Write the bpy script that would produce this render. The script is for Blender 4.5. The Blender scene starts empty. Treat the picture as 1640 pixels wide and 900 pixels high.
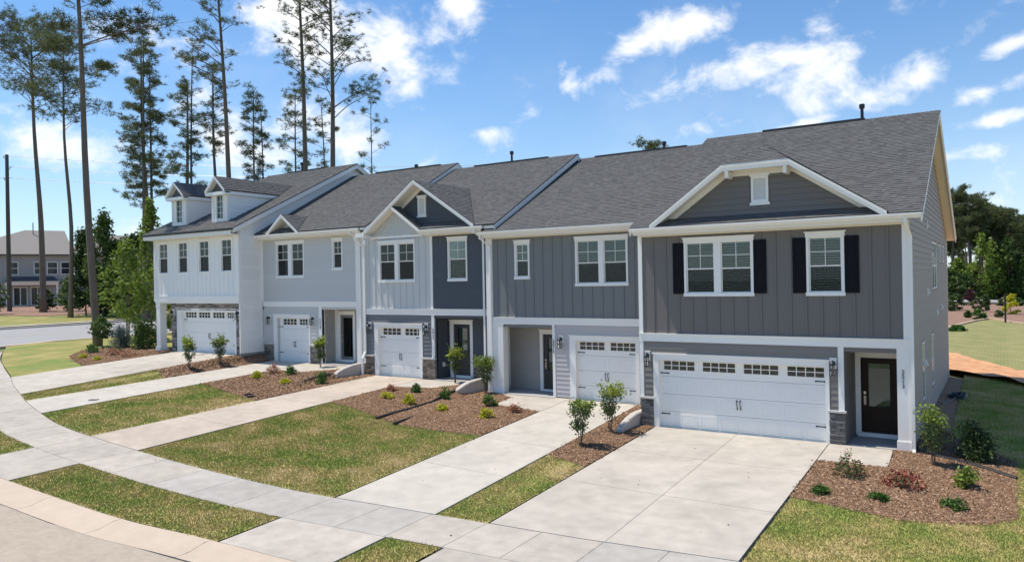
import bpy, bmesh, math, random
import numpy as np
from mathutils import Matrix, Vector
random.seed(7)
SC = bpy.context.scene
COL = SC.collection

# ------------------------------------------------------------------ camera
CAMP = (2.0234, -22.0825, 4.7077)
yaw, rol, FPX = math.radians(33.2541), math.radians(-1.0509), 1192.13
fwd = Vector((-math.sin(yaw), math.cos(yaw), 0))
rgt = Vector((math.cos(yaw), math.sin(yaw), 0))
upv = rgt.cross(fwd)
R_ = math.cos(rol)*rgt + math.sin(rol)*upv
U_ = -math.sin(rol)*rgt + math.cos(rol)*upv
cam = bpy.data.cameras.new('camera')
cam.sensor_width = 36
cam.lens = 36*FPX/1640
cam.clip_end = 3000
cam.clip_start = .2
co = bpy.data.objects.new('camera', cam)
M = Matrix((( R_.x, U_.x, -fwd.x, CAMP[0]), (R_.y, U_.y, -fwd.y, CAMP[1]), (R_.z, U_.z, -fwd.z, CAMP[2]), (0,0,0,1)))
co.matrix_world = M
COL.objects.link(co)
SC.camera = co

# ------------------------------------------------------------------ sun, sky, exposure
SUNV = Vector((-.434, -.112, 1)).normalized()          # towards the sun
el = math.asin(SUNV.z)
az = math.atan2(SUNV.x, SUNV.y)                        # clockwise from +Y
sun = bpy.data.lights.new('sun', 'SUN')
sun.energy = 4.7
sun.angle = math.radians(.5)
sun.color = (1, .92, .775)
so = bpy.data.objects.new('sun', sun)
so.rotation_euler = SUNV.to_track_quat('Z', 'Y').to_euler()
so.location = (0, -10, 40)
COL.objects.link(so)

W = bpy.data.worlds.new('World')
SC.world = W
W.use_nodes = True
nt = W.node_tree
for n in list(nt.nodes): nt.nodes.remove(n)
def wn(t, **k):
    n = nt.nodes.new(t)
    for a, b in k.items(): setattr(n, a, b)
    return n
def wl(a, b): nt.links.new(a, b)
def wm(op, a, b=None, c=None, clamp=False):
    n = wn('ShaderNodeMath', operation=op, use_clamp=clamp)
    for i, v in enumerate((a, b, c)):
        if v is None: continue
        if isinstance(v, (int, float)): n.inputs[i].default_value = v
        else: wl(v, n.inputs[i])
    return n.outputs[0]
sky = wn('ShaderNodeTexSky', sky_type='NISHITA')
sky.sun_disc = False
sky.sun_elevation = el
sky.sun_rotation = az
sky.altitude = 100
sky.air_density = 1.0
sky.dust_density = .15
sky.ozone_density = 2.2
hs = wn('ShaderNodeHueSaturation')
hs.inputs['Saturation'].default_value = 1.14
hs.inputs['Value'].default_value = 1.04
tint = wn('ShaderNodeVectorMath', operation='MULTIPLY'); wl(sky.outputs[0], tint.inputs[0]); tint.inputs[1].default_value = (.84, .97, 1.07)
wl(tint.outputs[0], hs.inputs['Color'])
tc = wn('ShaderNodeTexCoord')
sp = wn('ShaderNodeSeparateXYZ')
wl(tc.outputs['Generated'], sp.inputs[0])
azn = wm('ARCTAN2', sp.outputs[0], sp.outputs[1])
eln = wm('ARCSINE', sp.outputs[2])
cb = wn('ShaderNodeCombineXYZ')
wl(azn, cb.inputs[0]); wl(eln, cb.inputs[1])
CL = [(-.845,.318,.17,.05,0,1.1),(-.725,.303,.075,.032,.35,1.1),(-.823,.197,.105,.045,0,.95),(-.93,.178,.10,.05,0,.9),
 (-.417,.291,.07,.022,.45,1.05),(-.335,.318,.055,.026,.3,1.0),(-.215,.262,.15,.028,.05,1.1),(-.20,.240,.08,.045,.3,1.2),
 (-.172,.30,.04,.026,.5,.95),(-.11,.228,.08,.026,.25,1.05),(.02,.250,.06,.013,.35,1.0),(.015,.208,.06,.011,.2,.95),
 (-.619,.195,.03,.012,0,.85),(-.551,.221,.028,.012,.3,.8),(-.709,.251,.018,.012,0,.8),(-.202,.188,.045,.009,.1,.9),
 (.002,.169,.05,.009,.1,.9),(-.011,.138,.08,.012,.15,.9),(-.641,.36,.035,.035,.8,.85),(-1.174,.199,.03,.012,0,.8),
 (-1.145,.164,.14,.04,0,.75),(-.298,.263,.06,.016,.3,.9),(.1,.08,.25,.035,0,.7),(-.5,.10,.3,.03,0,.35),
 (.55,.35,.25,.05,.2,.8),(1.5,.4,.3,.06,0,.8),(2.6,.3,.35,.06,0,.8),(-2.2,.35,.35,.07,.1,.8),(-1.7,.6,.2,.08,.4,.8)]
acc = None
for a0, e0, ra, rb, th, st in CL:
    mp = wn('ShaderNodeMapping', vector_type='TEXTURE')
    mp.inputs['Location'].default_value = (a0, e0, 0)
    mp.inputs['Rotation'].default_value = (0, 0, th)
    mp.inputs['Scale'].default_value = (ra, rb, 1)
    wl(cb.outputs[0], mp.inputs['Vector'])
    d = wn('ShaderNodeVectorMath', operation='DOT_PRODUCT')
    wl(mp.outputs[0], d.inputs[0]); wl(mp.outputs[0], d.inputs[1])
    g = wm('MULTIPLY', wm('EXPONENT', wm('MULTIPLY', d.outputs['Value'], -.9)), st)
    acc = g if acc is None else wm('MAXIMUM', acc, g)
mpn = wn('ShaderNodeMapping')
mpn.inputs['Scale'].default_value = (1, 1, 1.55)
mpn.inputs['Rotation'].default_value = (0, 0, .3)
wl(tc.outputs['Generated'], mpn.inputs['Vector'])
nz = wn('ShaderNodeTexNoise')
nz.inputs['Scale'].default_value = 11
nz.inputs['Detail'].default_value = 13
nz.inputs['Roughness'].default_value = .60
nz.inputs['Distortion'].default_value = .25
wl(mpn.outputs[0], nz.inputs['Vector'])
nz2 = wn('ShaderNodeTexNoise')
nz2.inputs['Scale'].default_value = 3.2
nz2.inputs['Detail'].default_value = 7
nz2.inputs['Roughness'].default_value = .6
wl(mpn.outputs[0], nz2.inputs['Vector'])
dens = wm('ADD', wm('MULTIPLY', acc, .72), wm('MULTIPLY', wm('SUBTRACT', nz.outputs['Fac'], .5), 2.7))
mr = wn('ShaderNodeMapRange', interpolation_type='SMOOTHSTEP')
mr.inputs['From Min'].default_value = .22
mr.inputs['From Max'].default_value = .98
wl(dens, mr.inputs['Value'])
# thin veil of cirrus
vr = wn('ShaderNodeMapRange', interpolation_type='SMOOTHSTEP')
vr.inputs['From Min'].default_value = .45
vr.inputs['From Max'].default_value = .8
vr.inputs['To Max'].default_value = .16
wl(nz2.outputs['Fac'], vr.inputs['Value'])
cloud = wm('MAXIMUM', mr.outputs[0], vr.outputs[0])
hz = wm('MULTIPLY', wm('EXPONENT', wm('MULTIPLY', wm('MAXIMUM', sp.outputs[2], 0), -7.0)), .70)
mh = wn('ShaderNodeMix', data_type='RGBA')
wl(hz, mh.inputs['Factor']); wl(hs.outputs[0], mh.inputs['A']); mh.inputs['B'].default_value = (5.3, 6.0, 6.9, 1)
mx = wn('ShaderNodeMix', data_type='RGBA')
wl(cloud, mx.inputs['Factor'])
wl(mh.outputs['Result'], mx.inputs['A'])
mx.inputs['B'].default_value = (7.7, 7.8, 8.0, 1)
bg = wn('ShaderNodeBackground')
bg.inputs['Strength'].default_value = .14
wl(mx.outputs['Result'], bg.inputs['Color'])
wo = wn('ShaderNodeOutputWorld')
wl(bg.outputs[0], wo.inputs[0])
SC.view_settings.view_transform = 'Standard'
SC.view_settings.look = 'None'
SC.view_settings.exposure = .06
SC.view_settings.gamma = 1
SC.cycles.max_bounces = 6
SC.cycles.transparent_max_bounces = 12
# ------------------------------------------------------------------ materials
MATS = {}
def mat(name, col, rough=.6, noise=.0, nscale=3., bump=0., bscale=20., spec=.5, rand=0., island=0., stretch=(1,1,1), col2=None, metal=0., trans=None, coord='Object', sub=0.):
    if name in MATS: return MATS[name]
    m = bpy.data.materials.new(name); m.use_nodes = True
    t = m.node_tree; N = t.nodes; L = t.links
    b = N['Principled BSDF']
    b.inputs['Roughness'].default_value = rough
    b.inputs['Metallic'].default_value = metal
    b.inputs['Specular IOR Level'].default_value = spec
    rgb = N.new('ShaderNodeRGB'); rgb.outputs[0].default_value = (*col, 1)
    cur = rgb.outputs[0]
    g = N.new('ShaderNodeNewGeometry'); tcn = N.new('ShaderNodeTexCoord')
    src = tcn.outputs['Object'] if coord == 'Object' else g.outputs['Position']
    mp = N.new('ShaderNodeMapping'); mp.inputs['Scale'].default_value = stretch
    L.new(src, mp.inputs['Vector'])
    if noise or col2:
        n = N.new('ShaderNodeTexNoise'); n.inputs['Scale'].default_value = nscale; n.inputs['Detail'].default_value = 6
        n.inputs['Roughness'].default_value = .62
        L.new(mp.outputs[0], n.inputs['Vector'])
        if col2:
            r = N.new('ShaderNodeMapRange'); r.inputs['From Min'].default_value = .38; r.inputs['From Max'].default_value = .62
            L.new(n.outputs['Fac'], r.inputs['Value'])
            x = N.new('ShaderNodeMix'); x.data_type = 'RGBA'; L.new(r.outputs[0], x.inputs['Factor'])
            L.new(cur, x.inputs['A']); x.inputs['B'].default_value = (*col2, 1); cur = x.outputs['Result']
        if noise:
            r = N.new('ShaderNodeMapRange'); r.inputs['From Min'].default_value = .25; r.inputs['From Max'].default_value = .75
            r.inputs['To Min'].default_value = 1-noise; r.inputs['To Max'].default_value = 1+noise
            n3 = N.new('ShaderNodeTexNoise'); n3.inputs['Scale'].default_value = nscale*4.3; n3.inputs['Detail'].default_value = 5
            L.new(mp.outputs[0], n3.inputs['Vector'])
            av = N.new('ShaderNodeMath'); av.operation = 'ADD'; L.new(n.outputs['Fac'], av.inputs[0]); L.new(n3.outputs['Fac'], av.inputs[1])
            hv = N.new('ShaderNodeMath'); hv.operation = 'MULTIPLY'; hv.inputs[1].default_value = .5; L.new(av.outputs[0], hv.inputs[0])
            L.new(hv.outputs[0], r.inputs['Value'])
            v = N.new('ShaderNodeVectorMath'); v.operation = 'SCALE'; L.new(cur, v.inputs[0]); L.new(r.outputs[0], v.inputs['Scale']); cur = v.outputs[0]
    for amt, outp in ((rand, None), (island, g.outputs['Random Per Island'])):
        if amt:
            if outp is None:
                oi = N.new('ShaderNodeObjectInfo'); outp = oi.outputs['Random']
            r = N.new('ShaderNodeMapRange'); r.inputs['To Min'].default_value = 1-amt; r.inputs['To Max'].default_value = 1+amt
            L.new(outp, r.inputs['Value'])
            v = N.new('ShaderNodeVectorMath'); v.operation = 'SCALE'; L.new(cur, v.inputs[0]); L.new(r.outputs[0], v.inputs['Scale']); cur = v.outputs[0]
    L.new(cur, b.inputs['Base Color'])
    if bump:
        n2 = N.new('ShaderNodeTexNoise'); n2.inputs['Scale'].default_value = bscale; n2.inputs['Detail'].default_value = 5
        L.new(mp.outputs[0], n2.inputs['Vector'])
        bp = N.new('ShaderNodeBump'); bp.inputs['Strength'].default_value = bump; bp.inputs['Distance'].default_value = .01
        L.new(n2.outputs['Fac'], bp.inputs['Height']); L.new(bp.outputs[0], b.inputs['Normal'])
    if trans:
        tr = N.new('ShaderNodeBsdfTranslucent'); L.new(cur, tr.inputs['Color'])
        ms = N.new('ShaderNodeMixShader'); ms.inputs[0].default_value = trans
        L.new(b.outputs[0], ms.inputs[1]); L.new(tr.outputs[0], ms.inputs[2])
        L.new(ms.outputs[0], N['Material Output'].inputs['Surface'])
    m['base'] = 1
    MATS[name] = m
    return m

WHITE = mat('white trim paint', (.88,.865,.83), .45, noise=.02, nscale=1.5)
GWHITE = mat('white garage door paint', (.87,.86,.83), .5, noise=.02, bump=.05, bscale=60, stretch=(.2,1,1))
CREAM = mat('bounce warmed soffit white', (.84,.80,.73), .6)  # white paint with warm bounced light put into its colour
BLACKM = mat('black iron', (.012,.012,.013), .35)
BLACKP = mat('black corrugated plastic', (.02,.02,.022), .45)
NAVY = mat('black shutter paint', (.007,.008,.012), .6, spec=.15)
DARKROOM = mat('dark interior', (.02,.02,.02), .9)
BLIND = mat('blind slats', (.62,.62,.58), .6)
SCREEN = None
CONC = mat('sidewalk concrete', (.45,.405,.355), .85, noise=.26, nscale=.8, bump=.25, bscale=70, rand=.06, coord='World')
DRIVE = mat('driveway concrete', (.475,.43,.375), .85, noise=.26, nscale=.55, bump=.2, bscale=80, rand=.03, coord='World')
CONCB = mat('cool sidewalk concrete', (.415,.385,.35), .85, noise=.24, nscale=.8, bump=.25, bscale=70, rand=.05, coord='World')
DRIVEW = mat('fresh white driveway concrete', (.50,.46,.405), .85, noise=.2, nscale=.6, bump=.2, bscale=80, rand=.03, coord='World')
DRIVEP = mat('pinkish driveway concrete', (.485,.41,.34), .85, noise=.24, nscale=.6, bump=.2, bscale=80, rand=.03, coord='World')
CURB = mat('curb concrete', (.54,.44,.345), .85, noise=.1, nscale=.8, bump=.25, bscale=60, rand=.04, coord='World')
RETW = mat('retaining wall concrete', (.50,.46,.42), .85, noise=.12, nscale=3, bump=.3, bscale=30)
FOUND = mat('foundation concrete', (.30,.28,.27), .85, noise=.1, nscale=4)
def siding_mat(n, c): return mat(n, c, .62, noise=.03, nscale=2, bump=.15, bscale=30, stretch=(.3,.3,3), rand=.025)
S5 = siding_mat('taupe grey siding', (.165,.153,.146))
S5L = siding_mat('grey lap siding', (.22,.205,.19))
S5S = siding_mat('warm grey side siding', (.33,.285,.265))
S4 = siding_mat('slate blue grey siding', (.19,.20,.202))
S4L = siding_mat('lavender grey siding', (.52,.495,.495))
S3 = siding_mat('light blue grey siding', (.58,.60,.59))
S3D = siding_mat('navy siding', (.08,.088,.102))
S3L = siding_mat('dusk blue siding', (.165,.17,.185))
S2 = siding_mat('blue grey siding', (.59,.59,.575))
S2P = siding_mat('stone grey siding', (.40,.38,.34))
S1 = siding_mat('pale blue white siding', (.85,.845,.825))
SHIN = mat('charcoal shingle', (.104,.104,.105), .92, noise=.05, nscale=.9, island=.15, bump=.4, bscale=120)
ROOFD = mat('dark roof deck', (.05,.048,.047), .95, noise=.2, nscale=30)
STONE5 = mat('grey ledge stone', (.17,.165,.16), .85, noise=.25, nscale=9, rand=.5, bump=.6, bscale=25)
STONE3 = mat('tan ledge stone', (.24,.19,.15), .85, noise=.25, nscale=9, rand=.42, bump=.6, bscale=25)
MORT = mat('mortar', (.12,.115,.11), .95)
DOORB = mat('espresso door', (.026,.014,.010), .5, spec=.2, noise=.2, nscale=4, stretch=(3,3,.3))
DOORG = mat('dark grey door', (.035,.037,.042), .4)
NICKEL = mat('satin nickel', (.6,.57,.53), .3, metal=.9)
BARK = mat('pine bark', (.16,.125,.10), .95, noise=.35, nscale=2.2, bump=1., bscale=9, stretch=(1,1,.3), coord='World')
POLE = mat('weathered utility pole', (.10,.085,.07), .9, noise=.15, nscale=2)
TWIG = mat('grey brown stem', (.14,.115,.09), .9)
def leafm(n, c, isl=.4, tr=.3): return mat(n, c, .55, island=isl, trans=tr, spec=.3)
NEEDLE = leafm('pine needles', (.12,.145,.055), .4, .35)
NEEDLE2 = leafm('blue pine needles', (.105,.13,.065), .4, .3)
LEAF = leafm('deciduous leaves', (.095,.15,.035))
LEAFD = leafm('dark leaves', (.065,.105,.035))
LEAFB = leafm('bright leaves', (.20,.27,.045))
LEAFY = leafm('golden yellow leaves', (.50,.50,.03), .25)
LEAFO = leafm('olive leaves', (.13,.18,.065))
LEAFR = leafm('red leaves', (.26,.035,.030), .4)
LEAFC = leafm('copper leaves', (.44,.23,.14), .35)
LEAFBL = leafm('blue spruce needles', (.10,.15,.14), .3)
LEAFG = leafm('rich green leaves', (.075,.16,.03))
LEAFGY = leafm('yellow green tips', (.30,.36,.05), .3)
LEAFP = leafm('purple leaves', (.09,.03,.045), .3)

def glass_mat():
    m = bpy.data.materials.new('window glass'); m.use_nodes = True
    t = m.node_tree; N = t.nodes; L = t.links; N.remove(N['Principled BSDF'])
    gl = N.new('ShaderNodeBsdfGlossy'); gl.inputs['Roughness'].default_value = .02; gl.inputs['Color'].default_value = (.9,.95,.95,1)
    tr = N.new('ShaderNodeBsdfTransparent'); tr.inputs['Color'].default_value = (.80,.86,.84,1)
    fr = N.new('ShaderNodeFresnel'); fr.inputs['IOR'].default_value = 1.55
    mx = N.new('ShaderNodeMixShader')
    L.new(fr.outputs[0], mx.inputs[0]); L.new(tr.outputs[0], mx.inputs[1]); L.new(gl.outputs[0], mx.inputs[2])
    L.new(mx.outputs[0], N['Material Output'].inputs['Surface'])
    return m
GLASS = glass_mat()
def screen_mat():
    m = bpy.data.materials.new('insect screen mesh'); m.use_nodes = True
    t = m.node_tree; N = t.nodes; L = t.links; b = N['Principled BSDF']; b.inputs['Base Color'].default_value = (.03,.03,.032,1); b.inputs['Roughness'].default_value = .8
    tr = N.new('ShaderNodeBsdfTransparent'); mx = N.new('ShaderNodeMixShader'); mx.inputs[0].default_value = .42
    L.new(tr.outputs[0], mx.inputs[1]); L.new(b.outputs[0], mx.inputs[2]); L.new(mx.outputs[0], N['Material Output'].inputs['Surface'])
    return m
SCREENM = screen_mat()

# ------------------------------------------------------------------ mesh helpers
ORG = {}
def org(p):
    return ORG.get(p.name, (0,0,0)) if p else (0,0,0)
def thing(name, label, cat, loc=(0,0,0), group=None, kind=None):
    o = bpy.data.objects.new(name, None); COL.objects.link(o); o.location = loc
    o.empty_display_size = .3
    ORG[o.name] = tuple(loc)
    if label: o['label'] = label
    if cat: o['category'] = cat
    if group: o['group'] = group
    if kind: o['kind'] = kind
    return o
class MB:
    def __init__(s): s.v = []; s.f = []; s.m = []; s.mi = 0
    def quad(s, a, b, c, d):
        n = len(s.v); s.v += [a, b, c, d]; s.f.append((n, n+1, n+2, n+3)); s.m.append(s.mi)
    def tri(s, a, b, c):
        n = len(s.v); s.v += [a, b, c]; s.f.append((n, n+1, n+2)); s.m.append(s.mi)
    def hexa(s, p):   # 8 corners: bottom ring 0-3, top ring 4-7
        n = len(s.v); s.v += p
        for f in ((0,3,2,1),(4,5,6,7),(0,1,5,4),(1,2,6,5),(2,3,7,6),(3,0,4,7)):
            s.f.append(tuple(n+i for i in f)); s.m.append(s.mi)
        return s
    def box(s, T, u0, u1, d0, d1, z0, z1):
        return s.hexa([T(u0,d1,z0), T(u1,d1,z0), T(u1,d0,z0), T(u0,d0,z0), T(u0,d1,z1), T(u1,d1,z1), T(u1,d0,z1), T(u0,d0,z1)])
    def wbox(s, x0, x1, y0, y1, z0, z1):
        return s.hexa([(x0,y0,z0),(x1,y0,z0),(x1,y1,z0),(x0,y1,z0),(x0,y0,z1),(x1,y0,z1),(x1,y1,z1),(x0,y1,z1)])
    def prism(s, pts, ext):       # polygon pts (3d) extruded by vector ext
        n = len(s.v); k = len(pts)
        s.v += [tuple(p) for p in pts] + [tuple(p[i]+ext[i] for i in range(3)) for p in pts]
        s.f.append(tuple(range(n, n+k))); s.m.append(s.mi)
        s.f.append(tuple(range(n+2*k-1, n+k-1, -1))); s.m.append(s.mi)
        for i in range(k):
            j = (i+1) % k
            s.f.append((n+i, n+k+i, n+k+j, n+j)); s.m.append(s.mi)
        return s
    def tube(s, path, r, seg=6, cap=True):
        path = [Vector(p) for p in path]; rr = r if isinstance(r, (list, tuple)) else [r]*len(path)
        n0 = len(s.v); up = Vector((.31,.17,.93)).normalized()
        for i, p in enumerate(path):
            d = (path[min(i+1, len(path)-1)] - path[max(i-1, 0)]).normalized()
            a = d.cross(up)
            if a.length < .05: a = d.cross(Vector((1,0,0)))
            a.normalize(); b = d.cross(a)
            for k in range(seg):
                t = 2*math.pi*k/seg
                q = p + a*math.cos(t)*rr[i] + b*math.sin(t)*rr[i]
                s.v.append((q.x, q.y, q.z))
        for i in range(len(path)-1):
            for k in range(seg):
                a0 = n0+i*seg+k; a1 = n0+i*seg+(k+1)%seg
                s.f.append((a0, a1, a1+seg, a0+seg)); s.m.append(s.mi)
        if cap:
            s.f.append(tuple(n0+k for k in range(seg-1, -1, -1))); s.m.append(s.mi)
            e = n0+(len(path)-1)*seg
            s.f.append(tuple(e+k for k in range(seg))); s.m.append(s.mi)
        return s
    def lathe(s, c, prof, seg=12):
        n0 = len(s.v)
        for r, z in prof:
            for k in range(seg):
                t = 2*math.pi*k/seg; s.v.append((c[0]+r*math.cos(t), c[1]+r*math.sin(t), c[2]+z))
        for i in range(len(prof)-1):
            for k in range(seg):
                a0 = n0+i*seg+k; a1 = n0+i*seg+(k+1)%seg
                s.f.append((a0, a1, a1+seg, a0+seg)); s.m.append(s.mi)
        return s
    def build(s, name, mats, parent=None, label=None, cat=None, kind=None, group=None, smooth=False, at=None):
        if not isinstance(mats, (list, tuple)): mats = [mats]
        O = org(parent)
        if at: O2 = at
        else: O2 = O
        me = bpy.data.meshes.new(name)
        me.from_pydata([(x-O2[0], y-O2[1], z-O2[2]) for x, y, z in s.v], [], s.f)
        for m in mats: me.materials.append(m)
        if len(mats) > 1: me.polygons.foreach_set('material_index', s.m)
        if smooth: me.polygons.foreach_set('use_smooth', [True]*len(me.polygons))
        o = bpy.data.objects.new(name, me); COL.objects.link(o)
        if parent: o.parent = parent; o.location = tuple(O2[i]-O[i] for i in range(3))
        else: o.location = O2
        ORG[o.name] = tuple(O2)
        if label: o['label'] = label
        if cat: o['category'] = cat
        if kind: o['kind'] = kind
        if group: o['group'] = group
        return o
def front(y0): return lambda u, d, z: (u, y0-d, z)
def right(x0): return lambda u, d, z: (x0+d, u, z)
def leftw(x0): return lambda u, d, z: (x0-d, u, z)

def rects_minus(u0, u1, z0, z1, holes):
    us = sorted({u0, u1, *[min(max(h[i], u0), u1) for h in holes for i in (0, 1)]})
    zs_ = sorted({z0, z1, *[min(max(h[i], z0), z1) for h in holes for i in (2, 3)]})
    out = []
    for a, b in zip(us, us[1:]):
        if b-a < 1e-4: continue
        run = None
        for c, d in zip(zs_, zs_[1:]):
            if d-c < 1e-4: continue
            mu, mz = (a+b)/2, (c+d)/2
            inside = any(h[0] < mu < h[1] and h[2] < mz < h[3] for h in holes)
            if inside:
                if run: out.append(run)
                run = None
            else:
                run = (a, b, run[2], d) if run else (a, b, c, d)
        if run: out.append(run)
    return out

def lap(parent, T, u0, u1, z0, z1, mt, holes=(), expo=.178, lim=None, name='siding_board'):
    """lapped boards; lim(z) -> (lo, hi) clips each course with slanted ends"""
    z = z0
    while z < z1-.01:
        zt = min(z+expo, z1)
        def piece(a0, b0, a1, b1, za, zb):
            if b0-a0 < .01 and b1-a1 < .01: return
            k0 = .028-.020*(za-z)/expo; k1 = .028-.020*(zb-z)/expo
            m = MB(); m.hexa([T(a0,k0,za), T(b0,k0,za), T(b0,-.004,za), T(a0,-.004,za), T(a1,k1,zb), T(b1,k1,zb), T(b1,-.004,zb), T(a1,-.004,zb)])
            m.build(name, mt, parent)
        def ends(zz):
            if lim:
                l, h = lim(zz); return max(u0, l), min(u1, h)
            return u0, u1
        A0, B0 = ends(z); A1, B1 = ends(zt)
        if A1 > B1: A1 = B1 = (A1+B1)/2
        if B0-A0 > .02:
            hs_ = sorted([h for h in holes if h[2] < zt-1e-4 and h[3] > z+1e-4 and h[1] > A0 and h[0] < B0])
            cur0, cur1 = A0, A1
            for h in hs_:
                if h[0] > cur0+.005: piece(cur0, h[0], cur1, h[0], z, zt)
                if h[2] > z+.004: piece(h[0], h[1], h[0], h[1], z, h[2])
                if h[3] < zt-.004: piece(h[0], h[1], h[0], h[1], h[3], zt)
                cur0 = cur1 = h[1]
            if B0 > cur0+.005: piece(cur0, B0, cur1, B1, z, zt)
        z = zt
def sheath(parent, T, u0, u1, z0, z1, holes, name, mt, d0=-.12, d1=0):
    m = MB()
    for a, b, c, d in rects_minus(u0, u1, z0, z1, holes): m.box(T, a, b, d0, d1, c, d)
    return m.build(name, mt, parent)
def battens(parent, T, u0, u1, z0, z1, holes, mt, step=.41, off=0.):
    u = u0+off
    while u < u1-.04:
        segs = [(z0, z1)]
        for h in holes:
            if h[0] < u+.045 and h[1] > u:
                n = []
                for a, b in segs:
                    if h[2] > a: n.append((a, min(b, h[2])))
                    if h[3] < b: n.append((max(a, h[3]), b))
                segs = [s_ for s_ in n if s_[1]-s_[0] > .03]
        for a, b in segs:
            m = MB(); m.box(T, u, u+.05, 0, .022, a, b); m.build('batten', mt, parent)
        u += step
def window(parent, T, lights, zb, zt, rail=None, name='window', blind=True, mun=(1,1), trim=.10, head=True, wsill=True, lower_mun=None, blindopen=None):
    """lights: list of (u0,u1) glass extents"""
    a, b = lights[0][0], lights[-1][1]
    rail = rail if rail is not None else (zb+zt)/2-.01
    e = .035
    m = MB()
    m.box(T, a-trim-e*.0, a-e, -.03, .036, zb-e, zt+e)
    m.box(T, b+e, b+trim, -.03, .036, zb-e, zt+e)
    for l, r in zip(lights, lights[1:]): m.box(T, l[1]+e, r[0]-e, -.03, .036, zb-e, zt+e)
    if head:
        m.box(T, a-trim-.02, b+trim+.02, -.03, .042, zt+e, zt+.16)
        m.box(T, a-trim-.05, b+trim+.05, -.03, .062, zt+.16, zt+.195)
    else: m.box(T, a-trim, b+trim, -.03, .036, zt+e, zt+trim)
    if wsill: m.box(T, a-trim-.02, b+trim+.02, -.03, .055, zb-.135, zb-e)
    else: m.box(T, a-trim, b+trim, -.03, .036, zb-trim, zb-e)
    W_ = m.build(name, WHITE, parent)
    for (l, r) in lights:
        s = MB()
        for (za, zz, dd, mn) in ((rail+.02, zt, -.012, mun), (zb, rail-.02, -.032, lower_mun)):
            s.box(T, l-e, r+e, dd-.03, dd, zz, zz+e); s.box(T, l-e, r+e, dd-.03, dd, za-e, za)
            s.box(T, l-e, l, dd-.03, dd, za, zz); s.box(T, r, r+e, dd-.03, dd, za, zz)
            if mn:
                for k in range(mn[0]):
                    c = l+(r-l)*(k+1)/(mn[0]+1); s.box(T, c-.009, c+.009, dd-.022, dd-.006, za, zz)
                for k in range(mn[1]):
                    c = za+(zz-za)*(k+1)/(mn[1]+1); s.box(T, l, r, dd-.021, dd-.007, c-.009, c+.009)
            p = MB(); p.box(T, l-.004, r+.004, dd-.018, dd-.012, za-.004, zz+.004); p.build('pane', GLASS, W_)
            if dd < -.02:
                p = MB(); p.quad(T(l,-.024,za), T(r,-.024,za), T(r,-.024,zz), T(l,-.024,zz)); p.build('insect_screen', SCREENM, W_)
        s.build('sash', WHITE, W_)
        if blind:
            bl = MB(); z = zt-.03; bot = zb+.05 if not blindopen else blindopen
            while z > bot:
                bl.hexa([T(l-.01,-.075,z-.03),T(r+.01,-.075,z-.03),T(r+.01,-.11,z-.003),T(l-.01,-.11,z-.003),T(l-.01,-.075,z-.027),T(r+.01,-.075,z-.027),T(r+.01,-.11,z),T(l-.01,-.11,z)]); z -= .072
            bl.box(T, l-.01, r+.01, -.11, -.07, zt-.02, zt+.03)
            bl.build('blind', BLIND, W_)
        bk = MB(); bk.box(T, l-.05, r+.05, -.42, -.40, zb-.05, zt+.05)
        bk.box(T, l-.07, l-.05, -.42, -.06, zb-.05, zt+.05); bk.box(T, r+.05, r+.07, -.42, -.06, zb-.05, zt+.05)
        bk.box(T, l-.07, r+.07, -.42, -.06, zb-.08, zb-.05); bk.box(T, l-.07, r+.07, -.42, -.06, zt+.05, zt+.08)
        bk.build('window_recess', DARKROOM, W_)
    return W_
def whole(lights, zb, zt, t=.07): return (lights[0][0]-t, lights[-1][1]+t, zb-t, zt+t)

def shingles(parent, O, Uv, Vv, S, lo, hi, expo=.145):
    """individual shingle tabs as real relief on a roof plane"""
    O = Vector(O); Uv = Vector(Uv).normalized(); Vv = Vector(Vv).normalized(); Nn = Uv.cross(Vv)
    if Nn.z < 0: Nn = -Nn
    vs = []; fs = []; s = -.02; n = 0
    while s < S-.01:
        a, b = lo(max(s, 0)), hi(max(s, 0)); t = a-random.random()*.05
        t = a
        st = min(s+expo+.02, S)
        while t < b-.01:
            w = random.choice((.10,.13,.16,.2,.24))*random.uniform(.85,1.15); e = min(t+w, b)
            if b-e < .06: e = b
            h = random.choice((.010,.014,.018))+.003
            a2, b2 = lo(min(st, S)), hi(min(st, S))
            tt0 = max(t, a2); tt1 = min(e, b2)
            if tt1 > tt0:
                P = [O+Uv*t+Vv*s+Nn*.003, O+Uv*e+Vv*s+Nn*.003, O+Uv*e+Vv*s+Nn*h, O+Uv*t+Vv*s+Nn*h, O+Uv*tt1+Vv*st+Nn*.004, O+Uv*tt0+Vv*st+Nn*.004]
                vs += [(p.x, p.y, p.z) for p in P]
                fs += [(n, n+1, n+2, n+3), (n+3, n+2, n+4, n+5)]; n += 6
            t = e
        s += expo
    Or = org(parent)
    me = bpy.data.meshes.new('shingles'); me.from_pydata([(x-Or[0], y-Or[1], z-Or[2]) for x, y, z in vs], [], fs); me.materials.append(SHIN)
    o = bpy.data.objects.new('shingles', me); COL.objects.link(o); o.parent = parent; o['kind'] = 'stuff'
    ORG[o.name] = Or
    return o
def lerp_t(x, T):
    if x<=T[0][0]: return T[0][1]
    for (a,b),(c,d) in zip(T,T[1:]):
        if x<=c: return b+(d-b)*(x-a)/(c-a)
    return T[-1][1]
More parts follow.
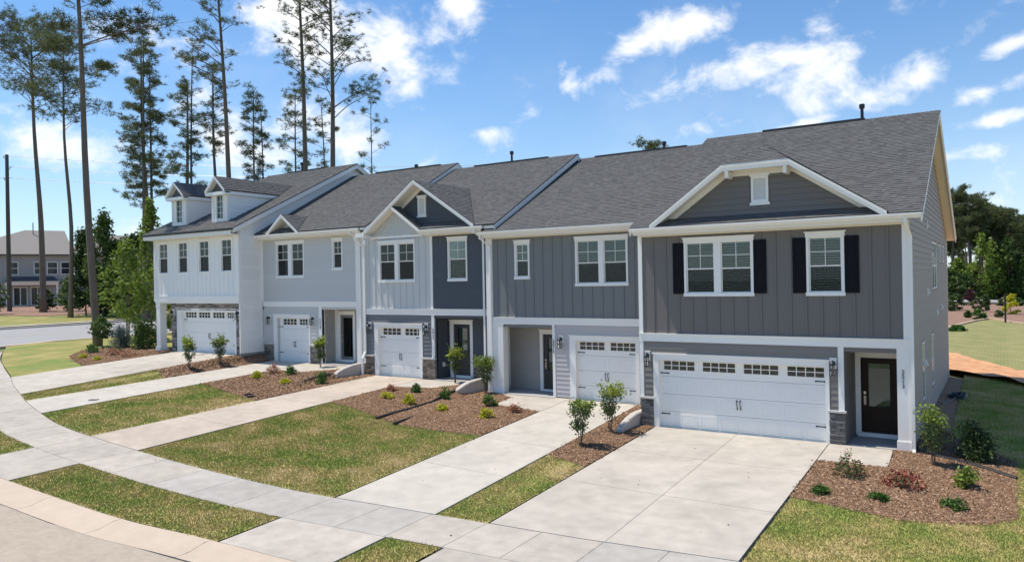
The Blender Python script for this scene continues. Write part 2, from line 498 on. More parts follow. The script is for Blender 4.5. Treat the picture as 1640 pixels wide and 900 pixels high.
def smooth_t(x, T):
    # Catmull-Rom through table
    if x<=T[0][0]: return T[0][1]
    if x>=T[-1][0]: return T[-1][1]
    for i in range(len(T)-1):
        if x<=T[i+1][0]:
            x0,y0=T[max(i-1,0)];x1,y1=T[i];x2,y2=T[i+1];x3,y3=T[min(i+2,len(T)-1)]
            h=x2-x1;m1=(y2-y0)/(x2-x0);m2=(y3-y1)/(x3-x1);t=(x-x1)/h
            return (2*t**3-3*t*t+1)*y1+(t**3-2*t*t+t)*h*m1+(-2*t**3+3*t*t)*y2+(t**3-t*t)*h*m2
WALK_Y=[(-60,3.5),(-50,-.6),(-42.6,-3.9),(-38,-5.6),(-34.6,-6.78),(-32,-7.75),(-29.4,-8.57),(-28,-9.02),(-25.6,-9.62),(-23.3,-10.1),(-21,-10.3),(-18.4,-10.36),(-15.5,-10.27),(-12.7,-10.02),(-11.2,-9.76),(-8.5,-9.36),(-5.9,-9.05),(-4.6,-8.9),(-2,-8.6),(2,-8.3),(8,-7.9),(20,-7.4)]
WALK_Z=[(-60,1.25),(-45,1.1),(-34.6,.83),(-32,.74),(-28.5,.57),(-25.7,.43),(-21,.21),(-18.4,.08),(-15,-.13),(-11.2,-.36),(-8.5,-.44),(-5,-.5),(-2,-.49),(6,-.47),(20,-.45)]
def ys(x): return smooth_t(x,WALK_Y)
def zs(x): return lerp_t(x,WALK_Z)
PAD_FAR=[(-29.4,1.25),(-28.3,.925),(-25.6,.925),(-21.1,.62),(-18.4,.62),(-11.2,.336),(-8.5,.336),(-7.2,0.)]
PAD_NEAR=[(-29.0,1.25),(-28.9,.925),(-22.35,.925),(-22.15,.62),(-15.65,.62),(-15.45,.336),(-8.25,.336),(-7.95,0.)]
YF=[(-60,1.05),(-29.15,1.05),(-29.1,2.4),(-21.8,2.4),(-21.75,2.1),(-14.95,2.1),(-14.9,1.8),(-7.75,1.8),(-7.6,0),(30,0)]
def H(x,y):
    s=ys(x); f=lerp_t(x,YF); w=min(max((y+3.0)/3.6,0),1)
    P=lerp_t(x,PAD_FAR)*(1-w)+lerp_t(x,PAD_NEAR)*w
    z0=zs(x)
    if x>0:
        k=min(x/3.,1); P=P*(1-k)-.22*k if y<=2 else -.22*k
        P+= -0.05*min(k*5,1)
    if y>=f:
        z=P
        if x<-37 : z=P+.0
        far=math.hypot(x+15,y-5)
        if x<-36.4: z+= .9*min(max((math.hypot(x+36,y)-28)/70.,0),1)
        if x>-36.4 and y>18: z+= -0.25*min((y-18)/30.,1)
        return z
    if y>=s:
        t=(y-s)/(f-s)
        z=z0+(P-z0)*t
        if x<-36.4: z+= .9*min(max((math.hypot(x+36,y)-28)/70.,0),1)
        return z
    d=s-y
    if d<1.6: return z0-.02*d
    if d<2.4+.8: return z0-.032-.035*(d-1.6)
    return z0-.088-.02*min(d-3.2,10)
# ------------------------------------------------------------------ house pieces
def obj_copy(src, parent, delta):
    c = src.copy(); COL.objects.link(c); c.parent = parent
    c.location = tuple(src.location[i]+delta[i] for i in range(3)); ORG[c.name] = org(parent)
    return c
def garage(parent, T, x0, x1, groups, ztop=2.17, dz=0, jl=.22, jr=.16, cols=4, stone_head=False):
    """sectional door in opening x0..x1; groups: window strips"""
    z = lambda v: v+dz
    t = MB()
    t.box(T, x0-jl, x0+.006, -.16, .035, z(0), z(ztop)); t.box(T, x1-.006, x1+jr, -.16, .035, z(0), z(ztop))
    t.box(T, x0-jl, x1+jr, -.16, .037, z(ztop-.004), z(ztop+.165))
    t.box(T, x0-jl-.03, x1+jr+.03, -.02, .065, z(ztop+.165), z(ztop+.20))
    t.build('garage_surround', WHITE, parent)
    D = -.13
    g = MB(); h = (ztop-.0)/4
    for k in range(4): g.box(T, x0, x1, D-.045, D, z(k*h+(.004 if k else .0)), z((k+1)*h-.004))
    holes = [(a, b, z(1.84), z(2.115)) for a, b in groups]
    g = MB()
    for k in range(4):
        za, zb = z(k*h+(.005 if k else .012)), z((k+1)*h-.005)
        if k < 3: g.box(T, x0, x1, D-.045, D, za, zb)
        else:
            for r in rects_minus(x0, x1, za, zb, holes): g.box(T, r[0], r[1], D-.045, D, r[2], r[3])
    g.box(T, x0, x1, D-.05, D-.046, z(0.0), z(1.8))
    gd = g.build('garage_door', GWHITE, parent)
    first = None; w = (x1-x0)/cols
    for k in range(3):
        for c in range(cols):
            a, b = x0+c*w+.055, x0+(c+1)*w-.055; za, zb = z(k*h+.085), z((k+1)*h-.085)
            if first is None:
                m = MB(); e = .022
                m.box(T, a, b, D-.001, D+.005, za, za+e); m.box(T, a, b, D-.001, D+.005, zb-e, zb)
                m.box(T, a, a+e, D-.001, D+.005, za+e, zb-e); m.box(T, b-e, b, D-.001, D+.005, za+e, zb-e)
                m.box(T, a+.055, b-.055, D-.001, D+.003, za+.05, zb-.05)
                first = m.build('door_panel', GWHITE, gd); base = (a, za)
            else: obj_copy(first, gd, (a-base[0], 0, za-base[1]))
    for a, b in groups:
        m = MB(); za, zb = z(1.84), z(2.115); e = .018
        m.box(T, a-.02, b+.02, D, D+.016, zb, zb+.022); m.box(T, a-.02, b+.02, D, D+.016, za-.022, za)
        m.box(T, a-.02, a, D, D+.016, za, zb); m.box(T, b, b+.02, D, D+.016, za, zb)
        for i in range(1, 4):
            c = a+(b-a)*i/4; m.box(T, c-.011, c+.011, D-.03, D+.012, za, zb)
        m.box(T, a, b, D-.029, D+.011, (za+zb)/2-.010, (za+zb)/2+.010)
        m.build('muntin', GWHITE, gd)
        for i in range(4):
            for j in range(2):
                p = MB(); p.box(T, a+(b-a)*i/4+.004, a+(b-a)*(i+1)/4-.004, D-.02, D-.014, za+(zb-za)*j/2+.003, za+(zb-za)*(j+1)/2-.003)
                p.build('pane', GLASS, gd)
        k = MB(); k.box(T, a-.02, b+.02, -.62, -.60, za-.05, zb+.05); k.build('window_recess', DARKROOM, gd)
    for zz in (1.73, .46):
        for s_, xx in ((1, x0+.03), (-1, x1-.03)):
            m = MB(); m.box(T, min(xx, xx+s_*.25), max(xx, xx+s_*.25), D, D+.014, z(zz-.014), z(zz+.014))
            e = xx+s_*.27; m.box(T, min(e, e-s_*.03), max(e, e-s_*.03), D, D+.015, z(zz-.022), z(zz+.022))
            m.box(T, min(xx, xx+s_*.03), max(xx, xx+s_*.03), D, D+.015, z(zz-.026), z(zz+.026))
            m.build('strap_hinge', BLACKM, gd)
    c = (x0+x1)/2
    for s_ in (-1, 1):
        m = MB()
        pts = [T(c+s_*.05, -.13+.012+o, z(.76+.26*q)) for q, o in ((0,0),(.12,.02),(.35,.045),(.65,.045),(.88,.02),(1,0))]
        pts = [(p[0]+(.012*math.sin(i*1.2)), p[1], p[2]) for i, p in enumerate(pts)]
        m.tube(pts, [.022,.013,.011,.011,.013,.024], 6); m.build('pull_handle', BLACKM, gd)
    return gd
def lantern(parent, T, u, zc):
    b = MB(); b.box(T, u-.085, u+.085, 0, .035, zc-.08, zc+.20); b.box(T, u-.10, u+.10, 0, .05, zc+.20, zc+.225)
    o = b.build('lantern_block', WHITE, parent)
    m = MB(); c = T(u, .16, zc)
    pl = T(u, .035, zc+.08)
    m.tube([T(u, .03, zc+.06), T(u, .07, zc+.15), T(u, .13, zc+.155), T(u, .16, zc+.10)], .012, 6)
    m.lathe(T(u, .045, zc+.07), [(.0, .06), (.045,.055), (.062,.0), (.045,-.055), (.0,-.06)], 10)
    m.lathe(c, [(.0,.115), (.03,.11), (.075,.075), (.085,.045), (.085,.03), (.0,.03)], 12)
    m.lathe(c, [(.078,-.235), (.078,-.25), (.0,-.25)], 12); m.lathe(c, [(.078,-.235), (.0,-.235)], 12)
    m.lathe(c, [(.081,-.09), (.084,-.095), (.081,-.10)], 12)
    for k in range(4):
        t = math.pi/4+k*math.pi/2; x, y = c[0]+.076*math.cos(t), c[1]+.076*math.sin(t)
        m.wbox(x-.006, x+.006, y-.006, y+.006, c[2]-.24, c[2]+.035)
    m.lathe(c, [(.012,.03), (.012,-.06), (.0,-.06)], 8)
    l = m.build('wall_lantern', BLACKM, parent)
    g = MB(); g.lathe(c, [(.062,.03), (.062,-.235)], 12); g.build('lantern_glass', GLASS, l)
def stones(parent, T, u0, u1, z0, z1, mt, hmin=.055, hmax=.10, wmin=.14, wmax=.34, depth=.05, holes=(), mort=True, side=None):
    """irregular ledge stones, one object each"""
    if mort:
        m = MB()
        for r in rects_minus(u0+.004, u1-.004, z0, z1, holes): m.box(T, r[0], r[1], -.02, depth*.55, r[2], r[3])
        m.build('mortar', MORT, parent)
    z = z0
    while z < z1-.02:
        h = random.uniform(hmin, hmax); 
        if z1-z-h < .04: h = z1-z
        u = u0; 
        while u < u1-.01:
            w = random.uniform(wmin, wmax)
            if u1-u-w < .09: w = u1-u
            a, b = u+.005, u+w-.005
            if not any(hh[0] < (a+b)/2 < hh[1] and hh[2] < z+h/2 < hh[3] for hh in holes):
                for hh in holes:
                    if hh[2] < z+h/2 < hh[3]:
                        if a < hh[0] < b: b = hh[0]
                        if a < hh[1] < b: a = hh[1]
                if b-a > .03:
                    d = depth*random.uniform(.75, 1.35); q = lambda s=.008: random.uniform(-s, s)
                    m = MB()
                    m.hexa([T(a+q(), d*.8+q(), z+.004+abs(q(.004))), T(b+q(), d*.8+q(), z+.004+abs(q(.004))), T(b, 0, z+.004), T(a, 0, z+.004),
                            T(a+q(), d+q(.006), z+h-.004-abs(q(.004))), T(b+q(), d+q(.006), z+h-.004-abs(q(.004))), T(b, 0, z+h-.004), T(a, 0, z+h-.004)])
                    m.build('stone', mt, parent)
            u += w
        z += h
def pier(parent, T, u0, u1, z0, z1, mt, right_side=None):
    g = MB(); g.box(T, u0+.02, u1-.02, -.02, .02, z0, z1)
    p = g.build('stone_pier', MORT, parent)
    stones(p, T, u0, u1, z0, z1, mt, mort=True)
    c = MB(); c.box(T, u0-.03, u1+.03, -.02, .10, z1, z1+.055); c.build('stone_cap', mat('cast cap', (.62,.60,.57), .8, noise=.08, nscale=5), p)
def rake_strip(parent, prof, y0, y1, h, mt, name='rake_board', h0=.0):
    m = MB()
    for (xa, za), (xb, zb) in zip(prof, prof[1:]):
        m.hexa([(xa,y0,za-h),(xb,y0,zb-h),(xb,y1,zb-h),(xa,y1,za-h),(xa,y0,za-h0),(xb,y0,zb-h0),(xb,y1,zb-h0),(xa,y1,za-h0)])
    return m.build(name, mt, parent)
def gable(parent, prof, yf, yw, a, b, feet_ext=True, ends=None):
    """cross gable: prof = top line (x,z) left foot .. right foot"""
    J = lambda z: (z-a)/b+.06
    m = MB(); c = MB()
    for (xa, za), (xb, zb) in zip(prof, prof[1:]):
        m.hexa([(xa,yf,za-.05),(xb,yf,zb-.05),(xb,J(zb),zb-.05),(xa,J(za),za-.05),(xa,yf,za),(xb,yf,zb),(xb,J(zb),zb),(xa,J(za),za)])
        c.hexa([(xa,yf+.02,za-.15),(xb,yf+.02,zb-.15),(xb,yw+.04,zb-.15),(xa,yw+.04,za-.15),(xa,yf+.02,za-.052),(xb,yf+.02,zb-.052),(xb,yw+.04,zb-.052),(xa,yw+.04,za-.052)])
    r = m.build('gable_roof', ROOFD, parent)
    c.build('gable_soffit', CREAM, r)
    rake_strip(r, prof, yf-.035, yf, .165, WHITE, h0=.035)
    rake_strip(r, prof, yf-.055, yf+.01, .075, WHITE, name='rake_trim', h0=.005)
    for (xa, za), (xb, zb) in zip(prof, prof[1:]):
        if abs(zb-za) < .05: continue
        if zb > za: O = (xa, yf-.04, za); V = (xb-xa, 0, zb-za); Uv = (0, 1, 0)
        else: O = (xb, yf-.04, zb); V = (xa-xb, 0, za-zb); Uv = (0, 1, 0)
        S = math.hypot(xb-xa, zb-za); zlo = min(za, zb); k = abs(zb-za)/S
        shingles(r, O, Uv, V, S, lambda s: 0., lambda s, zlo=zlo, k=k: max((zlo+k*s-a)/b-yf+.04, .0))
    return r
def gable_vent(parent, T, u0, u1, z0, z1):
    m = MB(); e = .07
    m.box(T, u0-e, u0, 0, .05, z0-e, z1+e); m.box(T, u1, u1+e, 0, .05, z0-e, z1+e)
    m.box(T, u0, u1, 0, .05, z1, z1+e); m.box(T, u0, u1, 0, .05, z0-e, z0)
    m.box(T, u0-e-.04, u1+e+.04, 0, .065, z1+e, z1+e+.09); m.box(T, u0-e-.04, u1+e+.04, 0, .065, z0-e-.08, z0-e)
    v = m.build('gable_vent', WHITE, parent)
    z = z0
    while z < z1-.02:
        l = MB(); l.hexa([T(u0,.035,z), T(u1,.035,z), T(u1,.028,z), T(u0,.028,z), T(u0,.006,z+.05), T(u1,.006,z+.05), T(u1,-.001,z+.05), T(u0,-.001,z+.05)])
        l.build('louvre', WHITE, v); z += .055
    k = MB(); k.box(T, u0, u1, -.003, .003, z0, z1); k.build('vent_back', mat('vent shade', (.4,.4,.4), .8), v)
def main_roof(parent, x0, x1, yE, zE, yr, zr, yB, zB, right_rake=True, left_rake=True, edge=WHITE, soff=CREAM, gut=None, dark_edge=False, rx=.0, cut=None):
    m = MB(); X0 = x0; bb = (zr-zE)/(yr-yE)
    segs = ((yE, zE, yr, zr), (yr, zr, yB, zB))
    if cut:
        xc, yc = cut; zc = zE+bb*(yc-yE)
        m.hexa([(X0,yc,zc-.05),(xc,yc,zc-.05),(xc,yr,zr-.05),(X0,yr,zr-.05),(X0,yc,zc),(xc,yc,zc),(xc,yr,zr),(X0,yr,zr)])
        m.hexa([(xc,yE,zE-.05),(x1,yE,zE-.05),(x1,yr,zr-.05),(xc,yr,zr-.05),(xc,yE,zE),(x1,yE,zE),(x1,yr,zr),(xc,yr,zr)])
        segs = segs[1:]
    for (ya, za, yb, zb) in segs:
        m.hexa([(x0,ya,za-.05),(x1,ya,za-.05),(x1,yb,zb-.05),(x0,yb,zb-.05),(x0,ya,za),(x1,ya,za),(x1,yb,zb),(x0,yb,zb)])
    r = m.build('roof', ROOFD, parent)
    s = MB()
    if cut: x0 = cut[0]
    for (ya, za, yb, zb) in ((yE+.02, zE, yr, zr), (yr, zr, yB-.02, zB)):
        s.hexa([(x0+.03,ya,za-.17),(x1-.03,ya,za-.17),(x1-.03,yb,zb-.17),(x0+.03,yb,zb-.17),(x0+.03,ya,za-.052),(x1-.03,ya,za-.052),(x1-.03,yb,zb-.052),(x0+.03,yb,zb-.052)])
    s.build('soffit', soff, r)
    for on, xa, xb in ((right_rake, x1-.03, x1+.0), (left_rake, x0, x0+.03)):
        if not on: continue
        k = MB()
        for (ya, za, yb, zb) in ((yE, zE, yr, zr), (yr, zr, yB, zB)):
            k.hexa([(xa,ya,za-.26),(xb,ya,za-.26),(xb,yb,zb-.26),(xa,yb,zb-.26),(xa,ya,za-.052),(xb,ya,za-.052),(xb,yb,zb-.052),(xa,yb,zb-.052)])
            k.hexa([(xa-.0,ya,za-.11),(xb+.018,ya,za-.11),(xb+.018,yb,zb-.11),(xa,yb,zb-.11),(xa,ya,za-.03),(xb+.018,ya,za-.03),(xb+.018,yb,zb-.03),(xa,yb,zb-.03)])
        k.build('rake_board', edge, r)
    x0 = X0; S = math.hypot(yr-yE, zr-zE); sc_ = (cut[1]-yE)/(yr-yE)*S if cut else 0
    shingles(r, (x0, yE-.02, zE), (1,0,0), (0, yr-yE, zr-zE), S, lambda s: (cut[0]-x0 if cut and s < sc_ else 0.), lambda s: x1-x0+.02)
    # ridge caps
    c = MB(); x = x0
    b1 = (zr-zE)/(yr-yE); b2 = (zr-zB)/(yB-yr)
    while x < x1-.02:
        e = min(x+.145, x1); h = .03
        c.quad((x,yr-.14,zr-.14*b1+.018), (e+.03,yr-.14,zr-.14*b1+.006), (e+.03,yr,zr+.012), (x,yr,zr+.028))
        c.quad((x,yr,zr+.028), (e+.03,yr,zr+.012), (e+.03,yr+.14,zr-.14*b2+.006), (x,yr+.14,zr-.14*b2+.018))
        x = e
    k = c.build('ridge_caps', SHIN, r); k['kind'] = 'stuff'
    return r
def ridge_vent(roof, x0, x1, yr, zr):
    m = MB(); m.wbox(x0, x1, yr-.10, yr+.10, zr-.03, zr+.055); m.build('ridge_vent', mat('black ridge vent', (.03,.03,.032), .7), roof)
def vent_pipe(roof, x, y, z0, z1, r=.055, cap=True):
    m = MB(); m.lathe((x,y,0), [(r,z0),(r,z1-.16)], 12)
    m.lathe((x,y,0), [(r,z1-.17),(r*1.75,z1-.16),(r*1.8,z1-.02),(r*1.2,z1),(0,z1)], 12)
    m.build('vent_pipe', BLACKM, roof)
def gutter(parent, x0, x1, y, z, roof=None):
    """K-style gutter: front lip at y, top z"""
    prof = [(y+.13,z-.0),(y+.13,z-.125),(y+.055,z-.125),(y+.045,z-.09),(y+.008,z-.055),(y,z-.045),(y,z),(y+.014,z),(y+.014,z-.035),(y+.06,z-.085),(y+.115,z-.10),(y+.115,z)]
    m = MB(); m.prism([(x0,p[0],p[1]) for p in prof], (x1-x0,0,0))
    m.wbox(x0, x0+.012, y+.004, y+.13, z-.12, z-.003); m.wbox(x1-.012, x1, y+.004, y+.13, z-.12, z-.003)
    return m.build('gutter', WHITE, parent)
def downspout(parent, pts, w=.075, d=.055, mt=None):
    m = MB(); pts = [Vector(p) for p in pts]
    for a, b in zip(pts, pts[1:]):
        if abs((b-a).x) < 1e-4 and abs((b-a).y) < 1e-4:
            m.wbox(a.x-w/2, a.x+w/2, a.y-d/2, a.y+d/2, min(a.z,b.z), max(a.z,b.z))
        else:
            m.hexa([(b.x-w/2-.001,b.y-d/2,b.z-.02),(b.x+w/2+.001,b.y-d/2,b.z-.02),(b.x+w/2+.001,b.y+d/2,b.z-.02),(b.x-w/2-.001,b.y+d/2,b.z-.02),
                    (a.x-w/2-.001,a.y-d/2,a.z+.02),(a.x+w/2+.001,a.y-d/2,a.z+.02),(a.x+w/2+.001,a.y+d/2,a.z+.02),(a.x-w/2-.001,a.y+d/2,a.z+.02)])
    return m.build('downspout', mt or WHITE, parent)
def eave_set(parent, x0, x1, y0, zt, gx0=None, gx1=None):
    """gutter, fascia, soffit and frieze along a front eave; wall plane y0, zt = gutter top"""
    gutter(parent, gx0 if gx0 is not None else x0, gx1 if gx1 is not None else x1, y0-.54, zt)
    m = MB(); m.wbox(x0, x1, y0-.408, y0-.38, zt-.215, zt-.01); m.build('fascia', CREAM, parent)
    m = MB(); m.wbox(x0, x1, y0-.379, y0-.032, zt-.20, zt-.175); m.build('eave_soffit', CREAM, parent)
    m = MB(); m.wbox(x0, x1, y0-.031, y0-.001, zt-.255, zt-.15); m.build('frieze_board', CREAM, parent)
def house_number(parent, txt, x, y, z0, h=.105, step=.125):
    for i, ch in enumerate(txt):
        cu = bpy.data.curves.new('n', 'FONT'); cu.body = ch; cu.size = h*1.42; cu.extrude = .006; cu.align_x = 'CENTER'
        o = bpy.data.objects.new('n', cu); me = bpy.data.meshes.new_from_object(o)
        bpy.data.objects.remove(o)
        me.materials.clear(); me.materials.append(BLACKM)
        p = bpy.data.objects.new('house_number', me); COL.objects.link(p); p.parent = parent; O = org(parent)
        p.rotation_euler = (math.pi/2, 0, 0); p.location = (x-O[0], y-.008-O[1], z0-i*step-O[2]); p['label'] = 'black metal digit '+ch
def front_door(parent, T, x0, x1, z0, z1, mt, style='panel', tl=.16, tr=.16, hside='L', head=True):
    """door leaf x0..x1 in a wall at T(d=0); trim around"""
    m = MB()
    m.box(T, x0-tl, x0-.02, -.04, .035, z0-.10, z1+.02); m.box(T, x1+.02, x1+tr, -.04, .035, z0-.10, z1+.02)
    m.box(T, x0-tl, x1+tr, -.04, .037, z1+.02, z1+.17); m.box(T, x0-tl-.05, x1+tr+.05, -.02, .06, z1+.17, z1+.21)
    m.box(T, x0-tl+.05, x1+tr-.05, -.04, .10, z0-.13, z0-.015)
    m.build('door_surround', WHITE, parent)
    b = MB(); D = -.05; gl, gr = x0+.17, x1-.17
    gz0, gz1 = (z0+.72, z1-.15) if style == 'panel' else (z0+.12, z1-.12)
    if style != 'panel': gl, gr = x0+.10, x1-.10
    for r in rects_minus(x0, x1, z0, z1, [(gl, gr, gz0, gz1)]): b.box(T, r[0], r[1], D-.045, D, r[2], r[3])
    d = b.build('front_door', mt, parent)
    q = MB(); q.box(T, gl-.03, gr+.03, D, D+.014, gz1, gz1+.03); q.box(T, gl-.03, gr+.03, D, D+.014, gz0-.03, gz0)
    q.box(T, gl-.03, gl, D, D+.014, gz0, gz1); q.box(T, gr, gr+.03, D, D+.014, gz0, gz1)
    if style == 'panel':
        a, c = z0+.26, z0+.56
        q.box(T, gl-.03, gr+.03, D, D+.012, c, c+.03); q.box(T, gl-.03, gr+.03, D, D+.012, a-.03, a)
        q.box(T, gl-.03, gl, D, D+.012, a, c); q.box(T, gr, gr+.03, D, D+.012, a, c)
    q.build('door_moulding', mt, d)
    p = MB(); p.box(T, gl, gr, D-.03, D-.022, gz0, gz1); p.build('door_glass', GLASS, d)
    if style == 'panel':
        s = MB(); s.box(T, gl-.02, gr+.02, D-.12, D-.10, gz0-.05, gz1+.05); s.build('door_curtain', mat('frosted shade', (.16,.165,.155), .7, noise=.15, nscale=2), d)
    else:
        s = MB(); s.box(T, gl-.05, gr+.05, D-.4, D-.38, gz0-.05, gz1+.05); s.build('window_recess', DARKROOM, d)
    hx = x0+.075 if hside == 'L' else x1-.075; zc = z0+.95
    h = MB(); h.box(T, hx-.03, hx+.03, D, D+.02, zc+.12, zc+.20); h.box(T, hx-.028, hx+.028, D, D+.012, zc-.18, zc+.07)
    h.tube([T(hx, D+.01, zc+.03), T(hx, D+.055, zc-.0), T(hx, D+.055, zc-.13), T(hx, D+.01, zc-.16)], .011, 6)
    h.build('door_handle', NICKEL, d)

B_ = .515
def side_window(parent, T, u0, u1, z0, z1, rail=True):
    f = MB(); e = .05
    f.box(T, u0-e, u0, -.1, .03, z0-e, z1+e); f.box(T, u1, u1+e, -.1, .03, z0-e, z1+e); f.box(T, u0, u1, -.1, .03, z1, z1+e); f.box(T, u0, u1, -.1, .035, z0-e, z0)
    zm = (z0+z1)/2
    if rail: f.box(T, u0, u1, -.05, .026, zm-.02, zm+.02)
    w = f.build('window', WHITE, parent)
    for a, b in (((z0, zm-.02), (zm+.02, z1)) if rail else ((z0, z1),)):
        p = MB(); p.box(T, u0, u1, .008, .014, a, b); p.build('pane', GLASS, w)
    k = MB(); k.box(T, u0-.02, u1+.02, -.30, -.28, z0-.02, z1+.02); k.build('window_recess', DARKROOM, w)
G1 = 'townhouses joined in one terrace'
# ================================================================== unit 5 (charcoal grey, right-hand end)
H5 = thing('townhouse', 'charcoal board and batten end townhouse with wide garage door, black shutters and number 2513', 'townhouse', (-3.8, 0, 0), G1)
T = front(0)
w1 = [(-6.0,-5.2), (-4.93,-4.1)]; w2 = [(-2.43,-1.64)]
hol = [whole(w1, 4.27, 5.74), whole(w2, 4.27, 5.74)]
uw = sheath(H5, T, -7.6, 0, 2.6, 6.25, hol, 'upper_wall', S5, -.12, 0)
battens(uw, T, -7.47, -.12, 2.99, 6.0, [(-6.15,-3.97,4.12,5.95), (-2.58,-1.49,4.12,5.95), (-6.5,-6.05,4.2,5.8), (-4.05,-3.6,4.2,5.8), (-2.93,-2.5,4.2,5.8), (-1.56,-1.14,4.2,5.8)], S5, .415, .33)
lw = sheath(H5, T, -7.6, -1.6, 0, 2.72, [(-7.0,-2.08,-1,2.19)], 'lower_wall', S5L, -.12, 0)
lap(lw, T, -7.5, -1.74, .9, 2.72, S5L, [(-7.2,-1.95,-1,2.36)])
window(H5, T, w1, 4.27, 5.74, 4.97); window(H5, T, w2, 4.27, 5.74, 4.97)
for a, b in ((-6.46,-6.105), (-3.995,-3.63), (-2.90,-2.545), (-1.535,-1.17)):
    m = MB(); m.box(T, a, b, .005, .038, 4.215, 5.78)
    s = m.build('shutter', NAVY, H5)
    for za, zb in ((4.29,4.90), (4.98,5.71)):
        q = MB(); q.box(T, a+.05, b-.05, .038, .046, za, za+.02); q.box(T, a+.05, b-.05, .038, .046, zb-.02, zb); q.box(T, a+.05, a+.07, .038, .046, za+.02, zb-.02); q.box(T, b-.07, b-.05, .038, .046, za+.02, zb-.02)
        q.box(T, a+.10, b-.10, .038, .044, za+.05, zb-.05); q.build('raised_panel', NAVY, s)
garage(H5, T, -7.0, -2.08, [(-6.87,-5.88), (-5.62,-4.63), (-4.375,-3.385), (-3.13,-2.14)], cols=8, jl=.17, jr=.10)
for nm, a, b, d, za, zb in (('corner_board',-7.62,-7.49,.033,.98,2.73), ('corner_board',-7.62,-7.49,.033,2.98,6.02), ('corner_board',-.13,.035,.033,2.98,6.02), ('post',-1.75,-1.60,.034,.97,2.73)):
    m = MB(); m.box(T, a, b, -.05, d, za, zb); m.build(nm, WHITE, H5)
m = MB(); m.box(T, -7.62, .04, -.10, .045, 2.73, 2.97); m.box(T, -7.63, .05, -.0, .075, 2.968, 2.985); m.build('band_board', WHITE, H5)
pier(H5, T, -7.6, -7.17, 0, .92, STONE5); pier(H5, T, -2.0, -1.58, 0, .92, STONE5)
m = MB(); m.wbox(-.30, .0, -.035, .27, .05, 2.73); m.wbox(-.325, .025, -.06, .30, .0, .28); m.wbox(-.315, .015, -.05, .29, .28, .30); m.build('porch_column', WHITE, H5)
lantern(H5, T, -7.35, 2.2); lantern(H5, T, -1.87, 2.2)
house_number(H5, '2513', -.155, -.04, 2.07)
# porch recess
Tb = front(1.35)
bk = sheath(H5, Tb, -1.6, -.05, 0, 2.75, [(-1.40,-.40,.1,2.36)], 'porch_back_wall', S5L)
lap(bk, Tb, -1.6, -.1, .1, 2.7, S5L, [(-1.56,-.3,0,2.55)])
Tl = right(-1.6)
rw_ = sheath(H5, Tl, .0, 1.35, 0, 2.75, [], 'porch_side_wall', S5L, -.1, 0); lap(rw_, Tl, .05, 1.33, .1, 2.7, S5L)
m = MB(); m.wbox(-.12, -.02, .30, 1.4, 0, 2.72); m.build('porch_side_wall', S5L, H5)
m = MB(); m.wbox(-1.6, -.05, 0.02, 1.35, 2.66, 2.74); m.build('porch_ceiling', CREAM, H5)
m = MB(); m.wbox(-1.6, -.02, -.02, 1.35, -.15, .05); m.build('porch_floor', mat('porch slab', (.40,.39,.38), .8, noise=.08), H5)
front_door(H5, Tb, -1.36, -.46, .20, 2.31, DOORB)
# side wall
T0 = right(0)
sw = [([(3.61,4.25)],.90,2.56), ([(7.30,8.0)],.90,2.56)]
hol = [whole(l, a, b) for l, a, b in sw]+[whole([(8.2,9.05),(9.2,10.05)], 4.2, 5.78), whole([(11.85,12.45)], 5.2, 5.8), whole([(13.9,14.5)], 5.2, 5.8)]
sd = sheath(H5, T0, .02, 16.85, -.35, 6.3, hol, 'side_wall', S5S, -.12, 0)
g = MB(); zr5 = 10.25
g.prism([(-.01, .1, 6.25), (-.01, 16.8, 6.25), (-.01, 7.26, 10.02)], (-.1, 0, 0)); g.build('gable_wall', S5S, H5)
lap(sd, T0, .06, 16.78, .02, 6.05, S5S, [(h[0]-.02, h[1]+.02, h[2]-.05, h[3]+.07) for h in hol], .178)
lap(sd, T0, .06, 16.78, 6.05, 10.0, S5S, [], .178, lim=lambda z: (max(.06, (z-6.32)/B_), min(16.78, 7.26+(10.03-z)/.393)))
for l, a, b in sw: side_window(H5, T0, l[0][0], l[0][1], a, b)
side_window(H5, T0, 8.2, 9.08, 4.2, 5.78); side_window(H5, T0, 9.17, 10.05, 4.2, 5.78); side_window(H5, T0, 11.85, 12.45, 5.2, 5.8, False); side_window(H5, T0, 13.9, 14.5, 5.2, 5.8, False)
m = MB(); m.box(T0, -.03, .12, -.05, .035, .3, 6.1); m.box(T0, 16.76, 16.88, -.05, .035, .0, 6.1); m.build('corner_board', WHITE, H5)
m = MB(); m.box(T0, .02, 16.86, -.1, .012, -.4, .02); m.build('foundation', FOUND, H5)
for yy, zz in ((6.0,6.3), (5.8,4.1), (9.84,3.25), (12.6,3.35), (4.5,1.9)):
    m = MB(); m.box(T0, yy-.09, yy+.09, .02, .045, zz-.12, zz+.12)
    m.prism([T0(yy-.07,.045,zz+.09), T0(yy-.07,.045,zz-.07), T0(yy-.07,.11,zz-.06)], (0,.14,0)); m.build('wall_vent', WHITE, H5)
# back and left closing walls, interior dark
m = MB(); m.wbox(-7.6, 0, 16.75, 16.85, -.3, 6.3); m.wbox(-7.6, -7.5, .1, 16.8, 0, 6.3); m.build('rear_wall', S5S, H5)
r5 = main_roof(H5, -7.72, .38, -.42, 6.30, 7.26, 10.255, 17.2, 6.33)
eave_set(H5, -7.62, .05, 0, 6.27, -7.70, .38)
ridge_vent(r5, -5.53, -1.95, 7.26, 10.26); vent_pipe(r5, -2.07, 7.5, 10.0, 10.88)
gb5 = [(-7.02,6.36), (-4.74,7.98), (-2.86,7.98), (-.42,6.36)]
a5 = 6.30+.42*B_
